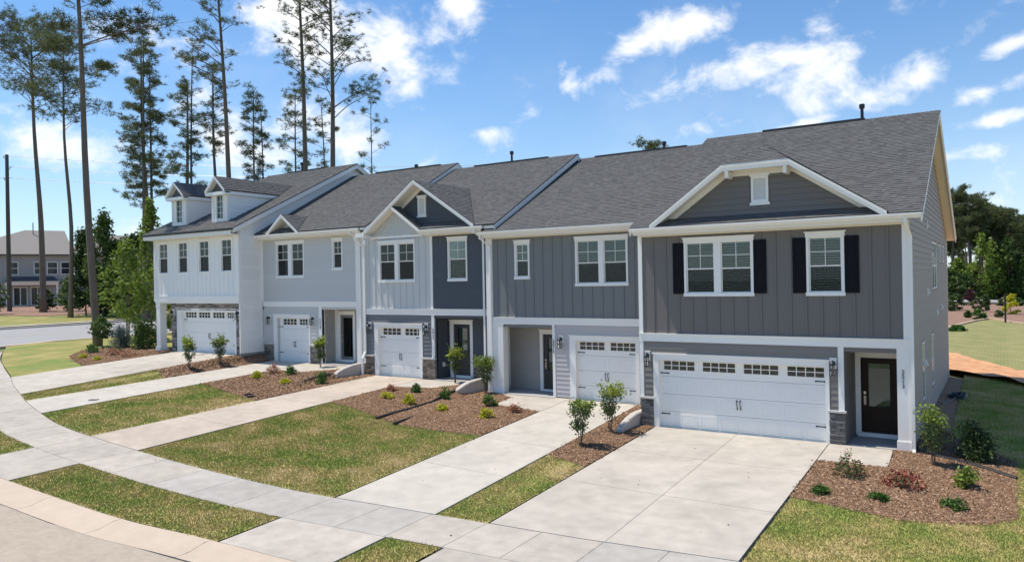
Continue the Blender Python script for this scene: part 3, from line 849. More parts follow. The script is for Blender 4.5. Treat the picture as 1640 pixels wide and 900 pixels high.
# jerkinhead gable
J5 = lambda z: (z-a5)/B_+.06
xa, za = -3.80, 8.63
m = MB()
m.prism([(-7.02,-.45,6.36), (-4.74,-.45,7.98), (xa,.85,za), (xa,J5(za),za), (-7.02,J5(6.36),6.36)], (0,0,-.05))
m.prism([(-.42,-.45,6.36), (-2.86,-.45,7.98), (xa,.85,za), (xa,J5(za),za), (-.42,J5(6.36),6.36)], (0,0,-.05))
m.prism([(-4.74,-.45,7.98), (-2.86,-.45,7.98), (xa,.85,za)], (0,0,-.05))
gr = m.build('gable_roof', ROOFD, H5)
c = MB()
for (x1_, z1_), (x2_, z2_) in zip(gb5, gb5[1:]):
    c.hexa([(x1_,-.43,z1_-.15),(x2_,-.43,z2_-.15),(x2_,.04,z2_-.15),(x1_,.04,z1_-.15),(x1_,-.43,z1_-.052),(x2_,-.43,z2_-.052),(x2_,.04,z2_-.052),(x1_,.04,z1_-.052)])
c.build('gable_soffit', CREAM, gr)
rake_strip(gr, gb5, -.485, -.45, .185, WHITE, h0=.035); rake_strip(gr, gb5, -.51, -.44, .08, WHITE, name='rake_trim', h0=.005)
m = MB()
for x_ in (-4.62, -2.98): m.wbox(x_-.05, x_+.05, -.44, .0, 7.60, 7.80)
m.build('gable_bracket', WHITE, gr)
Sg = math.hypot(2.28, 1.62); k_ = 1.62/Sg
Lg = math.hypot(xa+7.02, za-6.36)
for sx, x0_ in ((1, -7.02), (-1, -.42)):
    ex = (xa-x0_); Ls = math.hypot(ex, za-6.36); ks = (za-6.36)/Ls
    zk = 7.98
    shingles(gr, (x0_, -.49, 6.36), (0,1,0), (ex, 0, za-6.36), Ls, lambda s, ks=ks: max(0., (6.36+ks*s-zk)*2.0), lambda s, ks=ks: max((6.36+ks*s-a5)/B_+.49, .02))
Vh = Vector((0, 1.30, za-7.98)); Sh = Vh.length
shingles(gr, (-4.74, -.49, 7.98), (1,0,0), Vh, Sh, lambda s: .94*s/Sh, lambda s: 1.88-.94*s/Sh)
rake_strip(gr, gb5, -.012, .028, .31, CREAM, name='rake_frieze', h0=.14)
g = MB(); g.prism([(-6.55,.03,6.5), (-1.0,.03,6.5), (-2.95,.03,7.80), (-4.63,.03,7.80)], (0,.1,0)); gw = g.build('gable_wall', S5, H5)
lap(gw, front(.03), -6.6, -.9, 6.5, 7.82, S5, [(-4.08,-3.49,6.80,7.9)], .178, lim=lambda z: (-6.55+(z-6.5)*1.43, -1.0-(z-6.5)*1.46))
gable_vent(H5, front(.03), -3.96, -3.61, 6.93, 7.56)
downspout(H5, [(.0,-.47,6.15),(.0,-.44,6.02),(.075,-.07,5.70),(.075,-.07,.10),(.075,-.16,.0)])

# ================================================================== unit 4 (slate blue grey)
d4 = .336; Z = lambda v: v+d4
H4 = thing('townhouse', 'slate blue grey board and batten townhouse with single garage and open porch on its left', 'townhouse', (-11.2, 1.8, d4), G1)
T = front(1.8)
w1 = [(-13.39,-12.92)]; w2 = [(-10.76,-9.96), (-9.69,-8.89)]
hol = [whole(w1, Z(4.56), Z(5.73)), whole(w2, Z(4.27), Z(5.74))]
uw = sheath(H4, T, -14.85, -7.6, Z(2.6), Z(6.25), hol, 'upper_wall', S4)
battens(uw, T, -14.5, -7.65, Z(2.99), Z(6.0), [(-13.6,-12.72,Z(4.4),Z(5.94)), (-10.92,-8.72,Z(4.1),Z(5.94))], S4, .41, .16)
lw = sheath(H4, T, -11.87, -7.6, Z(0)-.3, Z(2.72), [(-10.92,-8.56,-1,Z(2.19))], 'lower_wall', S4L)
lap(lw, T, -11.74, -7.63, Z(.07), Z(2.72), S4L, [(-11.16,-8.36,-1,Z(2.36))], .165)
m = MB(); m.box(T, -11.87, -11.1, -.1, .014, Z(-.3), Z(.07)); m.box(T, -8.5, -7.6, -.1, .014, Z(-.4), Z(.07)); m.build('foundation', FOUND, H4)
window(H4, T, w1, Z(4.56), Z(5.73), Z(5.13)); window(H4, T, w2, Z(4.27), Z(5.74), Z(4.97), blindopen=Z(4.9))
garage(H4, T, -10.92, -8.56, [(-10.81,-9.82), (-9.58,-8.60)], cols=4, dz=d4, jl=.24, jr=.14)
for nm, a, b, za, zb in (('corner_board',-14.83,-14.53,.0,6.02), ('post',-14.53,-14.07,.0,2.73), ('post',-11.88,-11.77,-.0,2.73)):
    m = MB(); m.box(T, a, b, -.05 if nm != 'post' or a > -12 else -.30, .033 if nm != 'post' else .031, Z(za), Z(zb)); m.build(nm, WHITE, H4)
m = MB(); m.box(T, -14.53, -7.62, -.10, .045, Z(2.72), Z(2.97)); m.box(T, -14.53, -7.62, 0, .07, Z(2.968), Z(2.985)); m.build('band_board', WHITE, H4)
lantern(H4, T, -11.50, Z(2.13))
house_number(H4, '2515', -11.825, 1.765, Z(2.06))
Tb = front(3.0)
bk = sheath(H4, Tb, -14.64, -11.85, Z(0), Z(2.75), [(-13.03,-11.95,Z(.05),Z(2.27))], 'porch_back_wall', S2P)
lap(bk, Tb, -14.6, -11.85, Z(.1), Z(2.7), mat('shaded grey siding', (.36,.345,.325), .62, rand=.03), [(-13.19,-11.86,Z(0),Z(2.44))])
m = MB(); m.wbox(-14.64, -14.60, 2.93, 2.97, Z(.05), Z(2.7)); m.wbox(-14.60, -14.56, 2.95, 2.99, Z(.05), Z(2.7)); m.build('corner_board', WHITE, H4)
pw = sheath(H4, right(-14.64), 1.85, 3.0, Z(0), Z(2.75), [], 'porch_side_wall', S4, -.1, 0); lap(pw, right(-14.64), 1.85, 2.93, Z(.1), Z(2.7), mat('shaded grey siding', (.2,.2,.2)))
m = MB(); m.wbox(-11.87, -11.78, 1.9, 3.05, Z(0), Z(2.72)); m.build('porch_side_wall', S4L, H4)
m = MB(); m.wbox(-14.64, -11.8, 1.85, 3.0, Z(2.66), Z(2.74)); m.build('porch_ceiling', CREAM, H4)
m = MB(); m.wbox(-14.5, -11.75, 1.6, 3.0, Z(-.3), Z(.06)); m.build('porch_floor', mat('porch slab', (.4,.39,.38)), H4)
front_door(H4, Tb, -13.0, -12.09, Z(.14), Z(2.25), DOORG)
m = MB(); m.wbox(-14.85, -14.75, 1.85, 15, Z(-.3), Z(6.3)); m.wbox(-14.8, -7.6, 15.0, 15.1, 0, Z(6.3)); m.wbox(-14.8, -14.70, 1.85, 9, Z(0), Z(6.3)); m.build('rear_wall', S4, H4)
r4 = main_roof(H4, -14.80, -7.55, 1.38, 6.22+d4, 9.0, 6.22+d4+7.62*.50, 15.6, 6.5+d4, right_rake=False, left_rake=False)
eave_set(H4, -14.85, -7.66, 1.8, Z(6.27), -14.88, -7.66)
ridge_vent(r4, -13.6, -9.2, 9.0, Z(6.22)+7.62*.5); vent_pipe(r4, -10.31, 9.2, 9.9, 10.75)
downspout(H4, [(-14.80,1.33,Z(6.15)),(-14.80,1.36,Z(6.02)),(-14.60,1.73,Z(5.74)),(-14.60,1.73,Z(.25)),(-14.60,1.60,Z(.15))])

# ================================================================== unit 3 (pale blue bay + navy, twin gables)
d3 = .62; Z = lambda v, d=.62: v+d
H3 = thing('townhouse', 'middle townhouse with twin front gables, pale blue bay, navy siding and tan stone', 'townhouse', (-18.3, 2.1, d3), G1)
T = front(2.1)
w1 = [(-20.71,-19.91), (-19.63,-18.83)]; w2 = [(-16.86,-16.07)]
hol = [whole(w1, Z(4.25), Z(5.75)), whole(w2, Z(4.25), Z(5.75))]
uw = sheath(H3, T, -21.7, -17.84, Z(2.6), Z(6.25), hol, 'upper_wall', S3)
battens(uw, T, -21.55, -17.95, Z(2.99), Z(6.02), [(-20.87,-18.67,Z(4.1),Z(5.94))], S3, .36, .10)
uw2 = sheath(H3, T, -17.84, -14.95, Z(2.6), Z(6.25), hol, 'upper_wall', S3D)
lap(uw2, T, -17.76, -15.0, Z(2.98), Z(6.02), S3D, [(-17.02,-15.91,Z(4.12),Z(5.95))], .125)
lw = sheath(H3, T, -21.7, -17.68, Z(-.2), Z(2.72), [(-20.92,-18.55,-1,Z(2.19))], 'lower_wall', S3L)
lap(lw, T, -21.65, -17.87, Z(.9), Z(2.72), S3L, [(-21.14,-18.38,-1,Z(2.36))], .165)
window(H3, T, w1, Z(4.25), Z(5.75), Z(5.02)); window(H3, T, w2, Z(4.25), Z(5.75), Z(5.02))
garage(H3, T, -20.92, -18.55, [(-20.62-.12,-19.66-.06), (-19.46,-18.58)], cols=4, dz=d3, jl=.22, jr=.17)
for nm, a, b, za, zb in (('corner_board',-21.74,-21.60,2.98,6.02), ('corner_board',-17.90,-17.77,2.98,6.02), ('post',-17.88,-17.73,.03,2.73)):
    m = MB(); m.box(T, a, b, -.05 if nm != 'post' else -.18, .033, Z(za), Z(zb)); m.build(nm, WHITE, H3)
m = MB(); m.box(T, -21.6, -15.02, -.10, .045, Z(2.72), Z(2.97)); m.box(T, -21.6, -15.02, 0, .07, Z(2.968), Z(2.985)); m.build('band_board', WHITE, H3)
pier(H3, T, -21.69, -21.15, Z(-.15), Z(.88), STONE3); pier(H3, T, -18.40, -17.70, Z(-.02), Z(.88), STONE3)
lantern(H3, T, -21.40, Z(2.16)); lantern(H3, T, -18.16, Z(2.16))
house_number(H3, '2517', -17.80, 2.065, Z(2.08))
Tb = front(2.95)
bk = sheath(H3, Tb, -17.66, -15.1, Z(0), Z(2.75), [(-17.42,-16.5,Z(.05),Z(2.32))], 'porch_back_wall', S3D)
lap(bk, Tb, -16.42, -15.1, Z(.9), Z(2.7), S3D, [], .165)
pier(H3, Tb, -16.36, -15.2, Z(.05), Z(.86), STONE3)
pw = sheath(H3, right(-17.68), 2.15, 2.95, Z(0), Z(2.75), [], 'porch_side_wall', S3D, -.1, 0); lap(pw, right(-17.68), 2.27, 2.93, Z(.1), Z(2.7), S3D, [], .165)
m = MB(); m.box(right(-17.68), 2.5, 2.62, .02, .07, Z(.55), Z(.72)); m.build('outlet_cover', WHITE, H3)
m = MB(); m.wbox(-15.12, -15.0, 2.1, 3.0, Z(0), Z(2.72)); m.build('porch_side_wall', S3D, H3)
m = MB(); m.wbox(-17.68, -15.0, 2.12, 2.95, Z(2.66), Z(2.74)); m.build('porch_ceiling', CREAM, H3)
m = MB(); m.wbox(-17.70, -15.35, 1.95, 2.95, Z(-.3), Z(.06)); m.build('porch_floor', mat('porch slab', (.4,.39,.38)), H3)
front_door(H3, Tb, -17.38, -16.54, Z(.18), Z(2.29), DOORG, tl=.2)
m = MB(); m.wbox(-15.0, -14.86, 2.12, 15, Z(0), Z(6.2)); m.wbox(-21.7, -15, 15.2, 15.3, 0, Z(6.3)); m.wbox(-21.7, -21.6, 2.15, 15, Z(0), Z(6.2)); m.build('rear_wall', S3, H3)
b3 = .52; zr3 = 6.32+d3+6.92*b3
r3 = main_roof(H3, -21.8, -14.32, 1.68, 6.32+d3, 8.60, zr3, 15.8, 6.5+d3, left_rake=False, cut=(-18.14, 2.24))
eave_set(H3, -18.15, -15.0, 2.1, Z(6.27), -18.15, -14.86)
ridge_vent(r3, -20.2, -15.9, 8.60, zr3); vent_pipe(r3, -18.3, 9.1, 10.2, 11.19)
a3 = 6.32+d3-1.68*b3
big = [(-21.30,Z(6.33)), (-18.36,Z(8.36)), (-15.30,Z(6.36))]
g3 = gable(H3, big, 1.65, 2.2, a3, b3)
sm = [(-19.66,Z(7.42)), (-18.12,Z(6.33))]
m = MB(); m.hexa([(-19.66,1.652,Z(7.36)),(-18.12,1.652,Z(6.27)),(-18.12,2.22,Z(6.27)),(-19.66,2.22,Z(7.36)),(-19.66,1.652,Z(7.41)),(-18.12,1.652,Z(6.32)),(-18.12,2.22,Z(6.32)),(-19.66,2.22,Z(7.41))])
gs = m.build('gable_roof', ROOFD, H3)
m = MB(); m.hexa([(-19.66,1.67,Z(7.25)),(-18.12,1.67,Z(6.17)),(-18.12,2.12,Z(6.17)),(-19.66,2.12,Z(7.25)),(-19.66,1.67,Z(7.355)),(-18.12,1.67,Z(6.265)),(-18.12,2.12,Z(6.265)),(-19.66,2.12,Z(7.355))]); m.build('gable_soffit', CREAM, gs)
rake_strip(gs, [(-19.60,Z(7.38)), (-18.10,Z(6.32))], 1.605, 1.648, .16, WHITE, h0=.03)
shingles(gs, (-18.12,1.64,Z(6.325)), (0,1,0), (-1.54,0,1.09), 1.887, lambda s: 0., lambda s: .58)
m = MB(); m.wbox(-21.74, -21.2, 1.58, 1.70, Z(6.12), Z(6.30)); m.wbox(-21.3, -21.05, 1.70, 2.1, Z(6.10), Z(6.14)); m.build('eave_return', WHITE, H3)
gw = MB(); gw.prism([(-21.0,2.25,Z(6.4)), (-15.85,2.25,Z(6.4)), (-18.38,2.25,Z(8.15))], (0,.1,0)); gw = gw.build('gable_wall', S3D, H3)
lap(gw, front(2.25), -21.0, -15.85, Z(6.5), Z(8.1), S3D, [(-18.75,-18.06,Z(6.86),Z(7.86))], .125, lim=lambda z: (-20.85+(z-Z(6.5))*1.45, -16.0-(z-Z(6.5))*1.47))
rake_strip(g3, big, 2.20, 2.248, .31, CREAM, name='rake_frieze', h0=.14)
gable_vent(H3, front(2.25), -18.56, -18.26, Z(7.0), Z(7.62))
gw = MB(); gw.prism([(-21.15,2.1,Z(6.0)), (-18.40,2.1,Z(6.0)), (-18.40,2.1,Z(6.2)), (-19.72,2.1,Z(7.22))], (0,.08,0)); gw = gw.build('gable_wall', S3, H3)
# cedar style shakes in the small gable
z = Z(6.17); row = 0
while z < Z(7.15):
    lo_, hi_ = -21.30+(z+.22-Z(6.33))/.6905, -18.12-(z+.22-Z(6.33))/.708; x = lo_
    while x < hi_-.03:
        w_ = min(random.uniform(.09,.2), hi_-x); q = random.uniform(0,.02)
        m = MB(); m.hexa([(x,2.072,z-q),(x+w_-.008,2.072,z-q),(x+w_-.008,2.101,z-q),(x,2.101,z-q),(x,2.09,z+.16),(x+w_-.008,2.09,z+.16),(x+w_-.008,2.101,z+.16),(x,2.101,z+.16)]); m.build('shake', S3, gw)
        x += w_
    z += .145
m = MB(); m.wbox(-21.3, -18.3, 2.062, 2.10, Z(6.02), Z(6.15)); m.build('gable_band', WHITE, H3)
downspout(H3, [(-15.30,1.63,Z(6.15)),(-15.30,1.66,Z(6.02)),(-15.12,2.03,Z(5.80)),(-15.12,2.03,Z(.1))], w=.09)
downspout(H3, [(-21.80,1.63,Z(6.12)),(-21.80,1.66,Z(6.0)),(-21.66,2.03,Z(5.74)),(-21.66,2.03,Z(1.05)),(-21.72,1.9,Z(.8)),(-21.72,1.9,Z(.05))], w=.11)

# ================================================================== unit 2 (blue grey lap)
d2 = .925; Z = lambda v, d=.925: v+d
H2 = thing('townhouse', 'blue grey lap sided townhouse with little triangular eave gable and grey ledge stone', 'townhouse', (-25.5, 2.4, d2), G1)
T = front(2.4)
w1 = [(-27.88,-27.13), (-26.81,-26.06)]; w2 = [(-23.92,-23.45)]
hol = [whole(w1, Z(4.26), Z(5.76)), whole(w2, Z(4.57), Z(5.75))]
uw = sheath(H2, T, -29.1, -21.75, Z(2.6), Z(6.25), hol, 'upper_wall', S2)
lap(uw, T, -29.0, -22.4, Z(2.98), Z(6.02), S2, [(h[0]-.03, h[1]+.03, h[2]-.05, h[3]+.08) for h in hol], .17)
lw = sheath(H2, T, -29.1, -24.8, Z(-.3), Z(2.72), [(-27.98,-25.72,-1,Z(2.19))], 'lower_wall', S2)
lap(lw, T, -28.95, -25.0, Z(.9), Z(2.72), S2, [(-28.2,-25.55,-1,Z(2.36))], .165)
window(H2, T, w1, Z(4.26), Z(5.76), Z(5.02)); window(H2, T, w2, Z(4.57), Z(5.75), Z(5.19))
garage(H2, T, -28.0, -25.70, [(-27.68,-26.72), (-26.5,-25.75)], cols=4, dz=d2, jl=.25, jr=.10)
for nm, a, b, za, zb in (('corner_board',-29.08,-28.98,2.98,6.02), ('post',-24.99,-24.80,.03,2.73), ('post',-22.52,-21.86,.0,6.02)):
    m = MB(); m.box(T, a, b, -.05 if za > 1 else -.18, .033, Z(za), Z(zb)); m.build(nm, WHITE, H2)
m = MB(); m.box(T, -29.0, -22.52, -.10, .045, Z(2.72), Z(2.97)); m.box(T, -29.0, -22.52, 0, .07, Z(2.968), Z(2.985)); m.build('band_board', WHITE, H2)
pier(H2, T, -28.98, -28.22, Z(-.1), Z(.86), mat('warm grey ledge stone', (.21,.19,.175), .85, noise=.25, nscale=9, rand=.5)); pier(H2, T, -25.64, -24.90, Z(-.05), Z(.86), mat('warm grey ledge stone', (.2,.2,.2)))
lantern(H2, T, -28.55, Z(2.10)); lantern(H2, T, -25.38, Z(2.10))
house_number(H2, '2519', -24.90, 2.365, Z(2.06))
Tb = front(3.3)
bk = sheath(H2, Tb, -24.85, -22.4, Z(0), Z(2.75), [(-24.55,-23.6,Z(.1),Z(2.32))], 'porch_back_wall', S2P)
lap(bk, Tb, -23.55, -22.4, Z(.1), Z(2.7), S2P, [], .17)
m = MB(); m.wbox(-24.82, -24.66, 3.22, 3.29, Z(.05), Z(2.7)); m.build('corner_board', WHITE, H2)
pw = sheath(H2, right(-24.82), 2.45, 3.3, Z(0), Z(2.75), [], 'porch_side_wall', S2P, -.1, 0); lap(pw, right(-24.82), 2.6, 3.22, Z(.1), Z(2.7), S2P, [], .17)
m = MB(); m.wbox(-22.5, -22.38, 2.5, 3.35, Z(0), Z(2.72)); m.build('porch_side_wall', S2P, H2)
m = MB(); m.wbox(-24.85, -22.4, 2.42, 3.3, Z(2.66), Z(2.74)); m.build('porch_ceiling', CREAM, H2)
m = MB(); m.wbox(-24.85, -22.5, 2.2, 3.3, Z(-.3), Z(.06)); m.build('porch_floor', mat('porch slab', (.4,.39,.38)), H2)
front_door(H2, Tb, -24.50, -23.68, Z(.2), Z(2.29), mat('storm door', (.20,.21,.21), .4), style='full')
m = MB(); m.wbox(-21.8, -21.7, 2.5, 15, Z(0), Z(6.2)); m.wbox(-29.1, -21.7, 15.4, 15.5, 0, Z(6.3)); m.build('rear_wall', S2, H2)
b2 = .53; zr2 = 6.34+d2+6.82*b2
r2 = main_roof(H2, -29.1, -21.46, 1.98, 6.34+d2, 8.80, zr2, 16.3, 6.5+d2, left_rake=False)
eave_set(H2, -29.1, -21.85, 2.4, Z(6.27), -29.06, -21.85)
ridge_vent(r2, -27.2, -22.6, 8.80, zr2); vent_pipe(r2, -24.7, 9.3, 10.6, 11.2, .06)
a2 = 6.34+d2-1.98*b2
gp = [(-28.12,Z(6.32)), (-26.98,Z(7.20)), (-25.82,Z(6.32))]
gable(H2, gp, 1.93, 2.45, a2, b2)
gw = MB(); gw.prism([(-27.9,2.45,Z(6.3)), (-26.05,2.45,Z(6.3)), (-26.98,2.45,Z(7.02))], (0,.08,0)); gw = gw.build('gable_wall', S2, H2)
lap(gw, front(2.45), -28, -26, Z(6.5), Z(7.0), S2, [], .17, lim=lambda z: (-27.65+(z-Z(6.5))*1.3, -26.3-(z-Z(6.5))*1.3))
downspout(H2, [(-22.40,1.93,Z(6.15)),(-22.40,1.96,Z(6.02)),(-22.22,2.33,Z(5.74)),(-22.22,2.33,Z(.1))], w=.11)

# ================================================================== unit 1 (white, dormers)
d1 = 1.25; Z = lambda v, d=1.25: v+d
H1 = thing('townhouse', 'white end townhouse with two roof dormers, four upper windows and stone round its garage', 'townhouse', (-32.7, 1.05, d1), G1)
T = front(1.05)
ws = [(-35.78,-35.08), (-34.03,-33.33), (-32.22,-31.50), (-30.40,-29.68)]
hol = [whole([w_], Z(4.24), Z(5.74)) for w_ in ws]
uw = sheath(H1, T, -36.3, -29.12, Z(2.6), Z(6.25), hol, 'upper_wall', S1)
battens(uw, T, -36.2, -29.3, Z(2.99), Z(5.97), [(w_[0]-.16, w_[1]+.16, Z(4.1), Z(5.94)) for w_ in ws], S1, .36, .10)
for w_ in ws: window(H1, T, [w_], Z(4.24), Z(5.74), Z(5.0), head=False, wsill=False, trim=.14)
for a, b in ((-36.33,-36.2), (-29.3,-29.09)):
    m = MB(); m.box(T, a, b, -.05, .033, Z(2.98), Z(6.02)); m.build('corner_board', WHITE, H1)
m = MB(); m.box(T, -36.33, -29.09, -.40, .045, Z(2.70), Z(2.97)); m.box(T, -36.33, -29.09, 0, .06, Z(2.968), Z(2.985)); m.build('band_board', WHITE, H1)
m = MB(); m.wbox(-36.18, -35.83, 1.03, 1.40, Z(.0), Z(2.70)); m.wbox(-36.22, -35.79, .99, 1.44, Z(0), Z(.26)); m.wbox(-36.2,-35.81,1.01,1.42,Z(2.45),Z(2.52)); m.build('porch_column', WHITE, H1)
Tg = front(1.40)
lw = sheath(H1, Tg, -35.3, -29.12, Z(-.2), Z(2.72), [(-34.42,-29.95,-3,Z(2.16))], 'lower_wall', MORT)
st = stones(lw, Tg, -35.3, -29.14, Z(-.05), Z(2.68), mat('mixed ledge stone', (.28,.255,.245), .85, noise=.25, nscale=9, rand=.55), .07, .12, .2, .42, holes=[(-34.86,-29.80,Z(-1),Z(2.26))], mort=False)
garage(H1, Tg, -34.42, -29.97, [(-34.25,-33.32), (-33.1,-32.15), (-31.9,-30.96), (-30.72,-30.05)], ztop=2.14, cols=8, dz=d1, jl=.42, jr=.14)
lantern(H1, front(1.34), -35.08, Z(2.05)); lantern(H1, front(1.34), -29.55, Z(2.05))
m = MB(); m.wbox(-36.3, -29.1, 1.35, 1.5, Z(2.6), Z(2.7)); m.wbox(-36.3, -35.3, 1.5, 15, Z(2.55), Z(2.7)); m.build('porch_ceiling', CREAM, H1)
m = MB(); m.wbox(-35.3, -35.2, 1.5, 15.5, Z(-.2), Z(2.6)); m.wbox(-36.3, -36.2, 1.1, 15.5, Z(2.6), Z(6.3)); m.wbox(-36.3, -29.1, 15.4, 15.5, Z(-.2), Z(6.3)); m.build('rear_wall', S1, H1)
TR = right(-29.1)
b1 = .487; yE1 = .55; zE1 = 7.52; yr1 = 8.95; zr1 = zE1+b1*(yr1-yE1); a1 = zE1-b1*yE1
sd = sheath(H1, TR, 1.08, 15.4, Z(.14), zE1-.1, [], 'side_wall', S1, -.1, 0)
lap(sd, TR, 1.12, 2.42, Z(.16), 7.2, S1, [], .18)
lap(sd, TR, 1.12, 12.0, 7.2, zr1-.15, S1, [], .18, lim=lambda z: (max(1.12, (z+.22-a1)/b1), min(yr1+(zr1-.26-z)/b1, (z-a2)/b2+.5 if z < zr2-.05 else 99)))
g = MB(); g.prism([(-29.13, 1.2, 7.3), (-29.13, 16.6, 7.3), (-29.13, yr1, zr1-.2)], (-.1, 0, 0)); g.build('gable_wall', S1, H1)
m = MB(); m.box(TR, 1.05, 1.20, -.05, .03, Z(.16), Z(6.0)); m.box(TR, 2.30, 2.37, .0, .05, Z(0.9), Z(6.0)); m.build('corner_board', WHITE, H1)
m = MB(); m.box(TR, 1.06, 2.4, -.1, .012, Z(-.6), Z(.15)); m.build('foundation', FOUND, H1)
r1 = main_roof(H1, -36.5, -28.83, yE1, zE1, yr1, zr1, 17.0, zE1+.1)
m = MB(); m.wbox(-36.5, -28.85, yE1-.03, yE1, zE1-.11, zE1-.0); m.build('drip_edge', mat('dark bronze', (.03,.028,.027), .5), H1)
m = MB(); m.wbox(-36.45, -29.0, yE1, yE1+.03, zE1-.30, zE1-.10); m.build('fascia', CREAM, H1)
m = MB(); m.wbox(-36.45, -29.0, yE1+.03, 1.018, zE1-.30, zE1-.27); m.build('eave_soffit', CREAM, H1)
m = MB(); m.wbox(-36.33, -29.09, 1.018, 1.05, Z(5.95), Z(6.2)); m.build('frieze_board', CREAM, H1)
ridge_vent(r1, -34.6, -31.6, yr1, zr1); vent_pipe(r1, -33.65, 9.1, 11.2, 12.2, .07)
downspout(H1, [(-36.42,.62,Z(6.1)),(-36.40,.66,Z(5.98)),(-36.36,.98,Z(5.72)),(-36.36,.98,Z(5.5)),(-36.36,1.2,Z(5.3)),(-36.36,1.2,Z(2.9))], mt=mat('dark bronze', (.03,.03,.03)))
for cx in (-31.13, -34.62):
    yd = 1.5; hw = .64; ez = 9.56; az_ = 10.29; yf = 1.22
    prof = [(cx-.80,ez), (cx,az_), (cx+.80,ez)]
    g = gable(H1, prof, yf, yd, a1, b1)
    jw = lambda z: (z-a1)/b1
    m = MB()
    Td = front(yd)
    m2 = sheath(H1, Td, cx-hw, cx+hw, 7.9, 9.62, [(cx-.32,cx+.32,8.08,9.4)], 'dormer_front', WHITE, -.1, 0)
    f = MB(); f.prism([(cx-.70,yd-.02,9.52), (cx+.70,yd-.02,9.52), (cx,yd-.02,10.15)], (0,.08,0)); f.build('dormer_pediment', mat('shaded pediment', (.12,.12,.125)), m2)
    f = MB(); f.prism([(cx-.80,yf,ez-.24),(cx-.80,yf,ez-.08),(cx-.62,yf,ez-.08),(cx+.62,yf,ez-.08),(cx+.80,yf,ez-.08),(cx+.80,yf,ez-.24)], (0,.30,0)); f.build('dormer_cornice', WHITE, m2)
    f = MB(); f.wbox(cx-.44,cx+.44,yd-.03,yd+.0,7.97,8.10); f.wbox(cx-hw,cx-hw+.12,yd-.03,yd,7.9,9.35); f.wbox(cx+hw-.12,cx+hw,yd-.03,yd,7.9,9.35); f.build('dormer_trim', WHITE, m2)
    # one tall light with grid
    s_ = MB()
    s_.box(Td, cx-.32, cx-.25, -.06, .03, 8.08, 9.40); s_.box(Td, cx+.25, cx+.32, -.06, .03, 8.08, 9.40); s_.box(Td, cx-.25, cx+.25, -.06, .03, 9.31, 9.40); s_.box(Td, cx-.25, cx+.25, -.06, .04, 8.08, 8.16)
    s_.box(Td, cx-.01, cx+.01, -.04, -.018, 8.16, 9.31)
    for q in (1,2,3): s_.box(Td, cx-.25, cx+.25, -.041, -.017, 8.16+1.15*q/4-.01, 8.16+1.15*q/4+.01)
    wn_ = s_.build('dormer_window', WHITE, H1)
    p = MB(); p.box(Td, cx-.25, cx+.25, -.034, -.028, 8.16, 9.31); p.build('pane', GLASS, wn_)
    p = MB(); p.box(Td, cx-.3, cx+.3, -.12, -.10, 8.1, 9.4); p.build('window_recess', mat('painted blue reflection', (.10,.11,.17), .8), wn_)  # bluish reflection in the dormer glass, put into the backing colour
    for sgn in (1, -1):
        Ts = right(cx+hw) if sgn > 0 else leftw(cx-hw)
        k = MB(); x_ = cx+sgn*(hw-.02)
        k.prism([(x_,yd,7.9), (x_,yd,9.62), (x_,jw(9.62)+.2,9.62)], (-sgn*.06,0,0)); dw = k.build('dormer_side', S1, H1)
        if sgn > 0: lap(dw, Ts, yd+.0, 6, 7.97, 9.5, S1, [], .17, lim=lambda z: (yd+.06, jw(z)+.0))
        k = MB(); k.box(Ts, yd-.03, yd+.09, -.02, .028, 7.95, 9.45); k.build('dormer_trim', WHITE, dw)
        k = MB(); k.box(Ts, yd-.25, jw(9.5), .0, .13, 9.33, 9.50); k.build('dormer_fascia', WHITE, dw)
# ------------------------------------------------------------------ ground sheets following H(x, y)
GRASSM = None
def lawn_mat(name, greens, straw, dirt, sc=1.2, bias=.5):
    m = bpy.data.materials.new(name); m.use_nodes = True
    t = m.node_tree; N = t.nodes; L = t.links; b = N['Principled BSDF']; b.inputs['Roughness'].default_value = .9; b.inputs['Specular IOR Level'].default_value = .15
    g = N.new('ShaderNodeNewGeometry')
    n1 = N.new('ShaderNodeTexNoise'); n1.inputs['Scale'].default_value = sc; n1.inputs['Detail'].default_value = 8; n1.inputs['Roughness'].default_value = .68; n1.inputs['Distortion'].default_value = .3
    n2 = N.new('ShaderNodeTexNoise'); n2.inputs['Scale'].default_value = .45; n2.inputs['Detail'].default_value = 3
    L.new(g.outputs['Position'], n1.inputs['Vector']); L.new(g.outputs['Position'], n2.inputs['Vector'])
    a = N.new('ShaderNodeMath'); a.operation = 'ADD'; L.new(n1.outputs['Fac'], a.inputs[0])
    s = N.new('ShaderNodeMath'); s.operation = 'MULTIPLY'; s.inputs[1].default_value = .6; L.new(n2.outputs['Fac'], s.inputs[0]); L.new(s.outputs[0], a.inputs[1])
    i = N.new('ShaderNodeMath'); i.operation = 'MULTIPLY_ADD'; i.inputs[1].default_value = .09; L.new(g.outputs['Random Per Island'], i.inputs[0]); L.new(a.outputs[0], i.inputs[2])
    r = N.new('ShaderNodeValToRGB'); e = r.color_ramp.elements
    e[0].position = bias-.10; e[0].color = (*greens[0], 1); e[1].position = bias+.50; e[1].color = (*straw, 1)
    q = r.color_ramp.elements.new(bias+.12); q.color = (*greens[1], 1)
    q = r.color_ramp.elements.new(bias+.30); q.color = (*dirt, 1)
    sh = N.new('ShaderNodeMath'); sh.operation = 'SUBTRACT'; sh.inputs[1].default_value = .20; L.new(i.outputs[0], sh.inputs[0])
    L.new(sh.outputs[0], r.inputs['Fac']); L.new(r.outputs[0], b.inputs['Base Color'])
    return m
LAWN = lawn_mat('patchy lawn turf', [(.22,.29,.062),(.31,.345,.095)], (.62,.50,.27), (.45,.39,.155), .9, .40)
